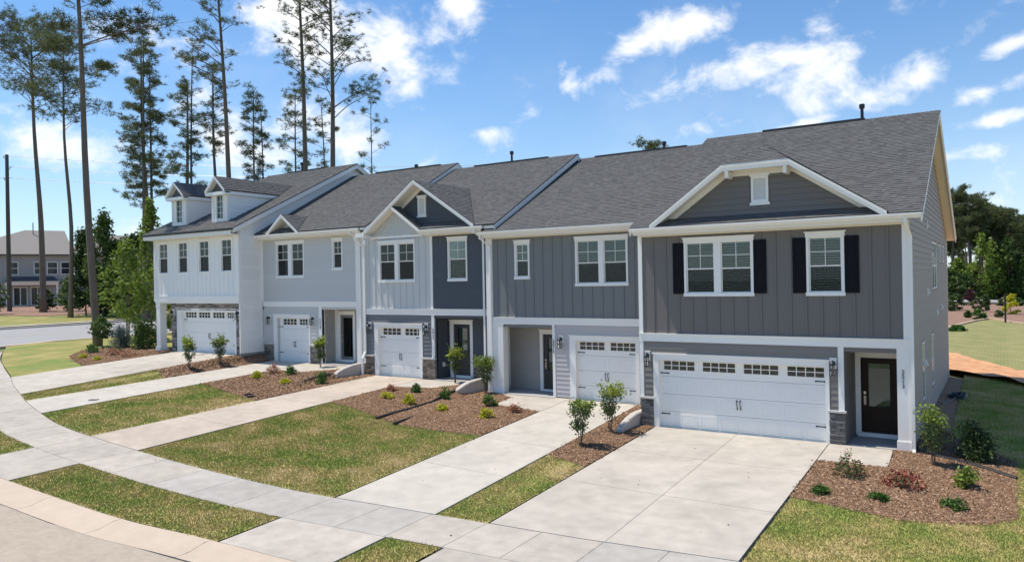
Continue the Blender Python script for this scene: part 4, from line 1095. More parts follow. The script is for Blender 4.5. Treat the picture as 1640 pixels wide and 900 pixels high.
LAWNG = lawn_mat('greener lawn turf', [(.13,.205,.05),(.185,.24,.065)], (.40,.34,.15), (.28,.26,.09), .6, .38)
MULCHM = mat('brown bark mulch', (.20,.115,.068), .95, noise=.35, nscale=7, bump=1., bscale=35, coord='World', island=.55)
MULCHL = mat('sun bleached mulch chips', (.37,.25,.165), .9, island=.5)
FARSOIL = mat('far pine straw mulch', (.30,.18,.125), .95, noise=.2, nscale=.6, coord='World', col2=(.24,.135,.09))
CLAY = mat('red clay soil', (.56,.27,.125), .95, noise=.22, nscale=1.5, coord='World', bump=.8, bscale=8, col2=(.62,.35,.19))
ASPH = mat('pale worn asphalt', (.42,.35,.28), .9, noise=.18, nscale=2, coord='World', bump=.3, bscale=60)
ROADM = mat('grey road asphalt', (.33,.325,.33), .9, noise=.08, nscale=.5, coord='World')
def net_mat():
    m = mat('straw netting over seed', (.23,.235,.075), .95, noise=.2, nscale=.7, coord='World', col2=(.29,.26,.10)); t = m.node_tree; N = t.nodes; L = t.links; b = N['Principled BSDF']
    g = N.new('ShaderNodeNewGeometry'); w = N.new('ShaderNodeTexWave'); w.inputs['Scale'].default_value = 1.9; w.inputs['Distortion'].default_value = 2.5; w.inputs['Detail'].default_value = 4; w.inputs['Detail Scale'].default_value = 3
    L.new(g.outputs['Position'], w.inputs['Vector']); src = b.inputs['Base Color'].links[0].from_socket
    r = N.new('ShaderNodeMapRange'); r.inputs['To Min'].default_value = .92; r.inputs['To Max'].default_value = 1.04; L.new(w.outputs['Fac'], r.inputs['Value'])
    v = N.new('ShaderNodeVectorMath'); v.operation = 'SCALE'; L.new(src, v.inputs[0]); L.new(r.outputs[0], v.inputs['Scale']); L.new(v.outputs[0], b.inputs['Base Color']); return m
NETM = net_mat()

def patch(name, poly, dz, mt, res=.6, skirt=0, kind=None, label=None, cat=None, parent=None, hf=H, build=True):
    bm = bmesh.new()
    vs = [bm.verts.new((x, y, 0)) for x, y in poly]; bm.faces.new(vs)
    xs = [p[0] for p in poly]; ys_ = [p[1] for p in poly]
    for ax, lo, hi in ((0, min(xs), max(xs)), (1, min(ys_), max(ys_))):
        n = int((hi-lo)/res)
        for i in range(1, n+1):
            c = lo+i*(hi-lo)/(n+1); co_ = [0,0,0]; co_[ax] = c; no = [0,0,0]; no[ax] = 1
            bmesh.ops.bisect_plane(bm, geom=bm.verts[:]+bm.edges[:]+bm.faces[:], plane_co=co_, plane_no=no, dist=1e-5)
    for v in bm.verts: v.co.z = hf(v.co.x, v.co.y)+dz
    if skirt:
        be = [e for e in bm.edges if e.is_boundary]
        r = bmesh.ops.extrude_edge_only(bm, edges=be)
        for v in [g for g in r['geom'] if isinstance(g, bmesh.types.BMVert)]: v.co.z -= skirt
    for f in bm.faces:
        if abs(f.normal.z) > .5 and f.normal.z < 0: f.normal_flip()
    me = bpy.data.meshes.new(name); bm.to_mesh(me); bm.free(); me.materials.append(mt)
    o = bpy.data.objects.new(name, me); COL.objects.link(o)
    if parent: o.parent = parent
    if kind: o['kind'] = kind
    if label: o['label'] = label
    if cat: o['category'] = cat
    return o
def setting(name, label=None):
    o = bpy.data.objects.new(name, None); COL.objects.link(o); o['kind'] = 'structure'; ORG[o.name] = (0,0,0); return o

# one sheet to the horizon
def grid_axis(pts):
    out = []
    for a, b, n in pts: out += [a+(b-a)*i/n for i in range(n)]
    return out+[pts[-1][1]]
gx = grid_axis([(-900,-160,8), (-160,-60,14), (-60,-40,12), (-40,12,104), (12,60,14), (60,900,10)])
gy = grid_axis([(-700,-60,8), (-60,-16,12), (-16,18,68), (18,60,20), (60,160,12), (160,1200,10)])
gv = [(x, y, H(x, y)-.10) for y in gy for x in gx]
nx = len(gx)
gf = [(j*nx+i, j*nx+i+1, (j+1)*nx+i+1, (j+1)*nx+i) for j in range(len(gy)-1) for i in range(nx-1)]
me = bpy.data.meshes.new('ground'); me.from_pydata(gv, [], gf); me.materials.append(mat('ground grass', (.13,.16,.055), .95, noise=.2, nscale=.3, coord='World', col2=(.20,.20,.08)))
go = bpy.data.objects.new('ground', me); COL.objects.link(go); go['kind'] = 'structure'

# sidewalk: one slab per panel
seam = [-46,-44.2,-42.6,-41,-39.4,-37.8,-36.2,-34.55,-33.2,-31.9,-30.7,-29.6,-28.0,-26.7,-25.43,-24.3,-23.2,-22.1,-21.0,-19.85,-18.48,-17.0,-15.4,-14.1,-12.66,-11.17,-9.78,-8.53,-7.17,-5.9,-4.58,-3.28,-1.95,-.6,.75,2.1,3.5,4.9,6.3,7.7,9.1]
SWW = 1.55
def sw_out(x): return ys(x)-SWW
sw = setting('sidewalk')
def strip_poly(a, b, f0, f1, n=4, g=.006):
    a += g; b -= g
    return [(a+(b-a)*i/n, f0(a+(b-a)*i/n)) for i in range(n+1)]+[(b-(b-a)*i/n, f1(b-(b-a)*i/n)) for i in range(n+1)]
for a, b in zip(seam, seam[1:]):
    patch('slab', strip_poly(a, b, sw_out, lambda x: ys(x)-.006), .045, CONCB if -15.5 < a < -9 or -5 < a < -1 else CONC, .5, .12, parent=sw)
# driveways
def drive(name, rows, xs_, ytop, DM=DRIVE):
    """xs_: list of (x0,x1) columns; rows: y breaks from the walk to the garage"""
    d = setting(name)
    for (a, b) in xs_:
        first = True
        ybr = rows+[ytop]
        for k in range(len(ybr)):
            lo = (lambda x: ys(x)+.012) if k == 0 else (lambda x, v=ybr[k-1]: v+.006)
            hi = lambda x, v=ybr[k]: v-.006
            patch('slab', strip_poly(a, b, lo, hi, 4, .006), .05, DM, .6, .12, parent=d)
    return d
drive('driveway', [-5.9,-2.9], [(-7.12,-4.56), (-4.56,-2.02)], -.02)
drive('driveway', [-6.6,-3.9,-.4], [(-11.15,-8.46)], 1.68, DRIVEW)
drive('driveway', [-7.2,-3.6,-.6], [(-21.05,-18.42)], 2.0, DRIVEP)
drive('driveway', [-6.2,-3.0,0.1], [(-28.25,-25.58)], 2.3, DRIVEW)
drive('driveway', [-4.2,-1.4], [(-34.5,-32.1), (-32.1,-29.75)], 1.36)
# garage thresholds meet the slabs; entry walks
wk = setting('entry_walk')
patch('slab', [(-2.0,-1.72), (-.36,-1.72), (-.42,-.06), (-2.0,-.06)], .05, DRIVE, .5, .12, parent=wk)
patch('slab', [(-11.17,-.40), (-13.2,-.95+.75), (-13.35,1.15), (-14.4,1.72), (-11.17,1.72)], .05, DRIVE, .5, .12, parent=wk)
patch('slab', [(-18.40,.10), (-16.55,.52), (-15.75,1.75), (-15.45,1.93), (-18.40,1.93)], .05, DRIVE, .5, .12, parent=wk)
patch('slab', [(-25.56,.18), (-23.9,.20), (-22.75,1.2), (-22.60,2.18), (-25.56,2.18)], .05, DRIVE, .5, .12, parent=wk)
# aprons
ap = setting('driveway_apron')
CB = lambda x: smooth_t(x, [(-40,-15.5),(-24,-13.9),(-18.84,-13.64),(-13.91,-13.36),(-11.3,-12.91),(-9.62,-12.75),(-5,-12.3),(2,-11.8),(12,-11.3)])
for a, b in ((-7.1,-2.0), (-11.15,-8.48), (-21.05,-18.45), (-28.2,-25.6)):
    patch('slab', strip_poly(a, b, lambda x: CB(x)+.012, lambda x: sw_out(x)-.012), .045, CONC, .5, .12, parent=ap)
# rolled curb and street
kb = setting('curb')
def HC(x, y):
    c = CB(x); z0 = H(x, c); d = c-y
    if d < .15: return z0
    if d < .5: return z0-.09*(d-.15)/.35
    return z0-.09+.01*(d-.5)
ks = [-30,-27,-24,-21.5,-18.9+.0,-16.4,-13.86,-11.35,-8.9,-6.4,-3.9,-1.4,1.1,3.6,6.1,8.6]
for a, b in zip(ks, ks[1:]):
    patch('curb_section', strip_poly(a, b, lambda x: CB(x)-.80, lambda x: CB(x)), .045, CURB, .17, .15, parent=kb, hf=HC)
patch('street', strip_poly(-60, 30, lambda x: CB(x)-9.5, lambda x: CB(x)-.82, 30), .0, ASPH, 2, 0, 'structure', hf=lambda x, y: H(x, CB(x))-.09+.04)

# lawns and mulch beds
LAWNS = [
 ('main', [(-18.34,ys(-18.34)+.02), (-16.5,ys(-16.5)+.02), (-14.8,ys(-14.8)+.02), (-13,ys(-13)+.02), (-11.22,ys(-11.22)+.02), (-11.22,-3.80), (-12.0,-3.95), (-12.7,-4.1), (-14.1,-4.2), (-15.7,-3.72), (-17,-3.3), (-18.34,-3.15)]),
 ('second', [(-25.5,ys(-25.5)+.02), (-23.3,ys(-23.3)+.02), (-21.12,ys(-21.12)+.02), (-21.12,-4.25), (-22.6,-4.05), (-24.2,-3.75), (-25.5,-3.5)]),
 ('strip', [(-29.68,ys(-29.68)+.02), (-28.32,ys(-28.32)+.02), (-28.32,-3.45), (-29.68,-2.95)]),
 ('strip', [(-8.42,ys(-8.42)+.02), (-7.18,ys(-7.18)+.02), (-7.18,-4.72), (-8.42,-4.50)]),
 ('right', [(-1.96,ys(-1.96)+.02), (1,ys(1)+.02), (5,ys(5)+.02), (9,ys(9)+.02), (16,ys(16)+.02), (16,12), (9,13), (5,17), (.55,21), (.75,3), (2.3,.9), (2.24,-1.6), (2.24,-3.9), (1.7,-4.62), (.25,-5.25), (-1.0,-5.0), (-1.96,-4.8)]),
 ('verge', [(-18.38,sw_out(-18.38)-.02), (-16,sw_out(-16)-.02), (-13.5,sw_out(-13.5)-.02), (-11.22,sw_out(-11.22)-.02), (-11.22,CB(-11.22)+.02), (-13.9,CB(-13.9)+.02), (-16,CB(-16)+.02), (-18.38,CB(-18.38)+.02)]),
 ('verge', [(-25.5,sw_out(-25.5)-.02), (-23.4,sw_out(-23.4)-.02), (-21.12,sw_out(-21.12)-.02), (-21.12,CB(-21.12)+.02), (-23.4,CB(-23.4)+.02), (-25.5,CB(-25.5)+.02)]),
 ('verge', [(-8.42,sw_out(-8.42)-.02), (-7.18,sw_out(-7.18)-.02), (-7.18,CB(-7.18)+.02), (-8.42,CB(-8.42)+.02)]),
]
BEDS = [
 ('bed', [(-8.42,-4.50), (-7.18,-4.72), (-7.18,-.02), (-7.62,.02), (-7.65,1.72), (-8.42,1.72)]),
 ('bed', [(-11.22,-3.80), (-11.22,-.42), (-13.2,-.22), (-13.36,1.13), (-14.4,1.70), (-14.95,1.78), (-14.95,2.05), (-15.4,2.05), (-15.5,1.90), (-15.78,1.72), (-16.58,.50), (-18.36,.08), (-18.36,-3.14), (-17,-3.3), (-15.7,-3.72), (-14.1,-4.2), (-12.7,-4.1), (-12.0,-3.95)]),
 ('bed', [(-21.12,-4.25), (-21.12,2.02), (-21.75,2.05), (-21.85,2.34), (-22.55,2.34), (-22.72,1.2), (-23.88,.18), (-25.5,.16), (-25.5,-3.5), (-24.2,-3.75), (-22.6,-4.05)]),
 ('bed', [(-29.68,-2.95), (-28.32,-3.45), (-28.32,2.34), (-29.05,2.34), (-29.05,1.0), (-29.68,1.0)]),
 ('bed', [(-34.56,-3.6), (-34.56,-.2), (-35.3,1.3), (-37.5,2.4), (-41.5,2.0), (-41.6,.0), (-39.4,-1.9), (-37,-2.9), (-35.6,-3.3)]),
 ('bed', [(-1.96,-4.8), (-1.0,-5.0), (.25,-5.25), (1.7,-4.62), (2.24,-3.9), (2.24,-1.6), (2.3,.9), (.75,3), (.55,16.9), (.02,16.9), (.02,-.02), (-.33,-.08), (-.34,-1.74), (-1.96,-1.74)]),
]
for nm, p in LAWNS: patch('lawn', p, .036, LAWN, .5, kind='structure')
patch('lawn', [(-50.4,ys(-50.4)+.05), (-48,ys(-48)+.05), (-45,ys(-45)+.05), (-42.6,ys(-42.6)+.05), (-40,ys(-40)+.05), (-38,ys(-38)+.05), (-36,ys(-36)+.05), (-34.58,ys(-34.58)+.05), (-34.58,-3.6), (-35.6,-3.3), (-37,-2.9), (-39.4,-1.9), (-41.6,0), (-41.5,2), (-37.5,2.4), (-36.6,2.3), (-36.6,30), (-51.2,30)], .03, LAWNG, .9, kind='structure')
for nm, p in BEDS: patch('mulch_bed', p, .040, MULCHM, .35, kind='structure')

def inside(poly, X, Y):
    r = np.zeros(len(X), bool); n = len(poly)
    for i in range(n):
        x1, y1 = poly[i]; x2, y2 = poly[(i+1)%n]
        c = ((y1 > Y) != (y2 > Y)) & (X < (x2-x1)*(Y-y1)/((y2-y1) if y2 != y1 else 1e-9)+x1)
        r ^= c
    return r
rng = np.random.default_rng(5)
def scatter(poly, dens, clip=None):
    xs = [p[0] for p in poly]; y_ = [p[1] for p in poly]
    if clip: lo = (max(min(xs), clip[0]), max(min(y_), clip[2])); hi = (min(max(xs), clip[1]), min(max(y_), clip[3]))
    else: lo = (min(xs), min(y_)); hi = (max(xs), max(y_))
    n = int((hi[0]-lo[0])*(hi[1]-lo[1])*dens)
    X = rng.uniform(lo[0], hi[0], n); Y = rng.uniform(lo[1], hi[1], n); k = inside(poly, X, Y)
    return X[k], Y[k]
def Hg(poly, dz):   # quick bilinear lookup of H
    xs = [p[0] for p in poly]; y_ = [p[1] for p in poly]; x0, x1, y0, y1 = min(xs)-.1, max(xs)+.1, min(y_)-.1, max(y_)+.1
    nx_, ny_ = max(int((x1-x0)/.25), 2), max(int((y1-y0)/.25), 2)
    G = np.array([[H(x0+(x1-x0)*i/nx_, y0+(y1-y0)*j/ny_) for i in range(nx_+1)] for j in range(ny_+1)])
    def f(X, Y):
        a = np.clip((X-x0)/(x1-x0)*nx_, 0, nx_-1e-6); b = np.clip((Y-y0)/(y1-y0)*ny_, 0, ny_-1e-6)
        i = a.astype(int); j = b.astype(int); a -= i; b -= j
        return G[j,i]*(1-a)*(1-b)+G[j,i+1]*a*(1-b)+G[j+1,i]*(1-a)*b+G[j+1,i+1]*a*b+dz
    return f
def np_mesh(name, V, F, m, label=None, cat=None, kind='stuff'):
    me = bpy.data.meshes.new(name)
    me.vertices.add(len(V)); me.vertices.foreach_set('co', V.astype(np.float32).ravel())
    k = F.shape[1]; me.loops.add(F.size); me.loops.foreach_set('vertex_index', F.astype(np.int32).ravel())
    me.polygons.add(len(F)); me.polygons.foreach_set('loop_start', np.arange(0, F.size, k, dtype=np.int32)); me.polygons.foreach_set('loop_total', np.full(len(F), k, dtype=np.int32))
    me.update(calc_edges=True); me.materials.append(m)
    o = bpy.data.objects.new(name, me); COL.objects.link(o)
    if kind: o['kind'] = kind
    if label: o['label'] = label
    if cat: o['category'] = cat
    return o
def grass(poly, dens, hmin=.025, hmax=.06, clip=None):
    X, Y = scatter(poly, dens, clip); f = Hg(poly, .032); n = len(X); X = X+rng.normal(size=n)*.018; Y = Y+rng.normal(size=n)*.018; Z0 = f(X, Y)
    h = rng.uniform(hmin, hmax, n); w = rng.uniform(.006, .012, n); a = rng.uniform(0, 6.283, n); ln = rng.uniform(0, .9, n)*h; la = rng.uniform(0, 6.283, n)
    V = np.empty((n, 3, 3))
    V[:,0,0] = X-np.cos(a)*w; V[:,0,1] = Y-np.sin(a)*w; V[:,0,2] = Z0
    V[:,1,0] = X+np.cos(a)*w; V[:,1,1] = Y+np.sin(a)*w; V[:,1,2] = Z0
    V[:,2,0] = X+np.cos(la)*ln; V[:,2,1] = Y+np.sin(la)*ln; V[:,2,2] = Z0+h
    return V.reshape(-1, 3)
allv = []
for nm, p in LAWNS:
    far = min(q[0] for q in p) < -20
    if nm == 'right': allv.append(grass(p, 2600, clip=(-2,6,-9.5,2))); allv.append(grass(p, 900, clip=(6,10,-9.5,6))); allv.append(grass(p, 700, .04, .09, clip=(.5,6,2,18)))
    else: allv.append(grass(p, 1500 if far else 2800, .03 if far else .025, .075 if far else .06))
V = np.concatenate(allv); np_mesh('grass', V, np.arange(len(V)).reshape(-1, 3), LAWN, 'patchy green and straw coloured lawn grass between the driveways', 'grass')
def chips(poly, dens, s=1., clip=None):
    X, Y = scatter(poly, dens, clip); f = Hg(poly, .042); n = len(X); jj = (rng.uniform(size=n) < .06)*.07+.012; X = X+rng.normal(size=n)*jj; Y = Y+rng.normal(size=n)*jj; Z0 = f(X, Y)+(jj > .02)*.008
    L_ = rng.uniform(.02, .055, n)*s; w = rng.uniform(.006, .014, n)*s; a = rng.uniform(0, 6.283, n); tl = rng.uniform(-.5, .5, n); h = rng.uniform(.004, .02, n)
    dx, dy = np.cos(a)*L_, np.sin(a)*L_; px, py = -np.sin(a)*w, np.cos(a)*w; dz_ = tl*L_
    V = np.empty((n, 6, 3))
    for k, (sd_, sp_, up) in enumerate(((-1,-1,0),(1,-1,0),(1,1,0),(-1,1,0),(-.9,0,1),(.9,0,1))):
        V[:,k,0] = X+dx*sd_+px*sp_; V[:,k,1] = Y+dy*sd_+py*sp_; V[:,k,2] = Z0+dz_*sd_+up*(h+.006)
    b = np.arange(n)[:,None]*6
    F = np.concatenate([b+np.array([[0,1,5,4]]), b+np.array([[3,4,5,2]])])
    return V.reshape(-1, 3), F
for dn, m_, lb in ((1500, MULCHM, 'dark brown bark chips spread over the planting beds'), (420, MULCHL, 'pale weathered wood chips scattered over the planting beds')):
    VV = []; FF = []; off = 0
    for i, (nm, p) in enumerate(BEDS):
        far = min(q[0] for q in p) < -20
        v_, f_ = chips(p, dn*(.45 if far else 1), 1.5 if far else 1, clip=(-60,3,-9,3.5) if i == 5 else None)
        VV.append(v_); FF.append(f_+off); off += len(v_)
    np_mesh('mulch_chips', np.concatenate(VV), np.concatenate(FF), m_, lb, 'mulch')

# retaining walls
def retw(pts, w, label, zb=-.4):
    """pts: (x, y, ztop) along the wall from street end to house"""
    m = MB(); P = [Vector(p) for p in pts]; ring = []
    for i, p in enumerate(P):
        d = (P[min(i+1, len(P)-1)]-P[max(i-1, 0)]); d.z = 0; d.normalize(); nrm = Vector((d.y, -d.x, 0))
        a, b = p+nrm*w/2, p-nrm*w/2; base = H(p.x, p.y)+zb
        ring.append([(a.x,a.y,base), (b.x,b.y,base), (b.x,b.y,p.z-.03), (b.x-nrm.x*-.03,b.y-nrm.y*-.03,p.z), (a.x-nrm.x*.03,a.y-nrm.y*.03,p.z), (a.x,a.y,p.z-.03)])
    n0 = 0
    for r in ring: m.v += r
    k = 6
    for i in range(len(ring)-1):
        for j in range(k):
            m.f.append((i*k+j, i*k+(j+1)%k, (i+1)*k+(j+1)%k, (i+1)*k+j)); m.m.append(0)
    m.f.append(tuple(range(k))); m.m.append(0); m.f.append(tuple(range(len(ring)*k-1, len(ring)*k-1-k, -1))); m.m.append(0)
    return m.build('retaining_wall', RETW, None, label, 'retaining wall', group='low curved concrete retaining walls between the homes', at=(pts[0][0], pts[0][1], H(pts[0][0], pts[0][1])))
retw([(-7.83,-1.22,.10), (-7.83,-1.10,.17), (-7.82,-.85,.27), (-7.81,-.55,.37), (-7.79,-.2,.44), (-7.76,.1,.46), (-7.74,.9,.47), (-7.74,1.75,.47)], .24, 'low curved concrete wall between the white double garage and its single neighbour, nearest camera')
retw([(-15.62,.68,.55), (-15.58,.80,.60), (-15.52,1.0,.70), (-15.45,1.3,.80), (-15.36,1.65,.85), (-15.28,2.06,.87)], .26, 'low curved concrete wall below the navy porch, beside the two black drain pipes')
retw([(-22.22,.72,.82), (-22.20,.85,.92), (-22.15,1.1,1.02), (-22.08,1.5,1.12), (-22.0,1.9,1.17), (-21.92,2.34,1.18)], .26, 'low curved concrete wall in front of the blue grey porch, farthest of the three')

# corrugated drain pipes
def pipe(pts, r, label, zoff=.0):
    P = []
    for x, y, dz in pts: P.append(Vector((x, y, H(x, y)+dz)))
    out = []; rr = []; 
    for a, b in zip(P, P[1:]):
        n = max(int((b-a).length/.028), 1)
        for i in range(n): out.append(a.lerp(b, i/n)); rr.append(r*(1 if i % 2 else .86))
    out.append(P[-1]); rr.append(r)
    m = MB(); m.tube(out, rr, 10, cap=False)
    m.tube([out[0], out[min(6,len(out)-1)]], r*.80, 10, cap=True)
    return m.build('drain_pipe', BLACKP, None, label, 'drain pipe', group='black corrugated drain pipes in the beds', at=tuple(P[0]))
pipe([(-15.22,-4.08,.09), (-15.25,-3.3,.08), (-15.24,-2.3,.07), (-15.40,-1.0,.07), (-15.55,.0,.08), (-15.60,.6,.05)], .058, 'black corrugated pipe ending on the grass, left of the pair')
pipe([(-14.22,-4.33,.10), (-14.28,-3.9,.08), (-14.40,-3.3,.03), (-14.6,-2.4,.0), (-14.85,-1.3,-.01), (-15.1,0,.0), (-15.3,.9,.0)], .058, 'black corrugated pipe ending on the grass, right of the pair')
pipe([(2.28,-.88,.07), (1.8,-.50,.07), (1.27,-.14,.06), (.7,.02,.06), (.32,.10,.06), (.16,.22,.06), (.12,.30,.10)], .058, 'black corrugated pipe crossing the mulch at the right corner of the charcoal home')
pipe([(-22.28,-1.3,.01), (-22.30,-.9,.04), (-22.33,-.3,.05), (-22.33,.3,.06), (-22.28,.65,.04)], .05, 'short black pipe half buried in the bed below the farthest curved wall')

# right-hand background: clay strip, seeded field, far mulch slope, road
patch('clay_bank', [(-6,21.0), (2.0,17.2), (5.2,13.3), (9,8.7), (26,6), (26,16), (9,15.6), (5.2,19.8), (2.9,21.6), (-.5,28.2), (-6,36)], .05, CLAY, .35, kind='structure', hf=lambda x, y: H(x, y)+.10+.05*math.sin(x*2.1+math.sin(y*1.3)*2)*math.cos(y*1.7)+.035*math.sin(x*5.3+y*3.1)+.12*math.sin(max(0,min(1,(y-13)/10))*3.1))
patch('seeded_field', [(-6,36.3), (-.5,28.4), (2.9,21.8), (5.2,20), (9,15.8), (26,16.2), (30,52), (8,63), (3.9,66), (1.03,71.8), (-1.8,52.6), (-6,46)], .12, NETM, 3, kind='structure')
patch('mulch_slope', [(-30,60), (-1.8,52.9), (1.03,72.1), (3.9,66.3), (8,63.4), (30,52.4), (60,60), (60,112), (-30,120)], .06, FARSOIL, 4, kind='structure')
patch('sediment_berm', [(-6,45.6),(-1.9,52.0),(.95,71.2),(3.8,65.4),(8,62.6),(30,51.5),(30,52.4),(8,63.6),(3.9,66.5),(1.0,72.5),(-2.1,53.2),(-6,46.6)], .25, mat('tan sediment roll', (.50,.36,.24), .9), 2, .2, kind='structure')
patch('far_road', [(-60,124), (60,120), (60,131), (-60,135)], .15, ROADM, 8, kind='structure')
patch('far_sidewalk', [(-60,120), (60,116), (60,118), (-60,122)], .17, CONC, 8, kind='structure')
# left-hand cross street
def RX(y): return -50.6-.03*(y-2)
patch('road', [(RX(-12),-12), (RX(0),0), (RX(30),30), (RX(60),60), (RX(60)-19,60), (RX(30)-19,30), (RX(0)-19.5,0), (RX(-12)-21,-12)], -.03, ROADM, 3, kind='structure')
patch('road_line', [(RX(-12)-9.6,-12), (RX(60)-9.6,60), (RX(60)-9.85,60), (RX(-12)-9.85,-12)], -.02, mat('faded yellow road paint', (.62,.52,.38), .8), 3, kind='structure')
patch('road_curb', [(RX(-12),-12), (RX(60),60), (RX(60)+.5,60), (RX(-12)+.5,-12)], .07, CURB, 3, .15, kind='structure')
patch('road_curb', [(RX(-12)-19.3,-12), (RX(60)-19.3,60), (RX(60)-19.9,60), (RX(-12)-19.9,-12)], .09, CONC, 3, .15, kind='structure')
patch('road_walk', [(RX(-12)-21.9,-12), (RX(60)-21.9,60), (RX(60)-23.3,60), (RX(-12)-23.3,-12)], .05, CONC, 3, kind='structure')
patch('far_lawn', [(RX(-12)-23.4,-12), (RX(60)-23.4,60), (-90,70), (-108,30), (-112,-12)], .0, LAWNG, 4, kind='structure')
patch('far_mulch', [(-92,68), (-90,20), (-98,18), (-130,20), (-130,70)], .04, FARSOIL, 4, kind='structure')
# ------------------------------------------------------------------ vegetation
def leaves(P, size, tilt=1., rg=None, long=1.6):
    """P (n,3) leaf positions -> folded diamond leaves"""
    g = rg or rng; n = len(P); d = g.normal(size=(n, 3)); d[:,2] = np.abs(d[:,2])*.5*tilt+.1; d /= np.linalg.norm(d, axis=1)[:,None]
    e = g.normal(size=(n, 3)); e -= (e*d).sum(1)[:,None]*d; e /= np.linalg.norm(e, axis=1)[:,None]
    s = size*g.uniform(.7, 1.3, n)[:,None]
    a, b = d*s*long*.5, e*s*.5
    V = np.stack([P-a, P+b*.9, P+a, P-b*.9], 1)
    V[:,1,2] += .12*s[:,0]; V[:,3,2] += .12*s[:,0]
    return V.reshape(-1, 3)
def leaf_obj(name, V, m, parent):
    V = V-np.array(org(parent)); o = np_mesh(name, V, np.arange(len(V)).reshape(-1, 4), m, kind=None); o.parent = parent; return o
def needles(P, L_, w, k, rg, up=.35):
    n = len(P); Q = np.repeat(P, k, 0); d = rg.normal(size=(n*k, 3)); d[:,2] = d[:,2]*.75+up; d /= np.linalg.norm(d, axis=1)[:,None]
    e = np.cross(d, rg.normal(size=(n*k, 3))); e /= np.linalg.norm(e, axis=1)[:,None]
    l = L_*rg.uniform(.6, 1.15, n*k)[:,None]
    V = np.stack([Q-e*w, Q+e*w, Q+d*l+e*w*.5, Q+d*l-e*w*.5], 1)
    return V.reshape(-1, 3)

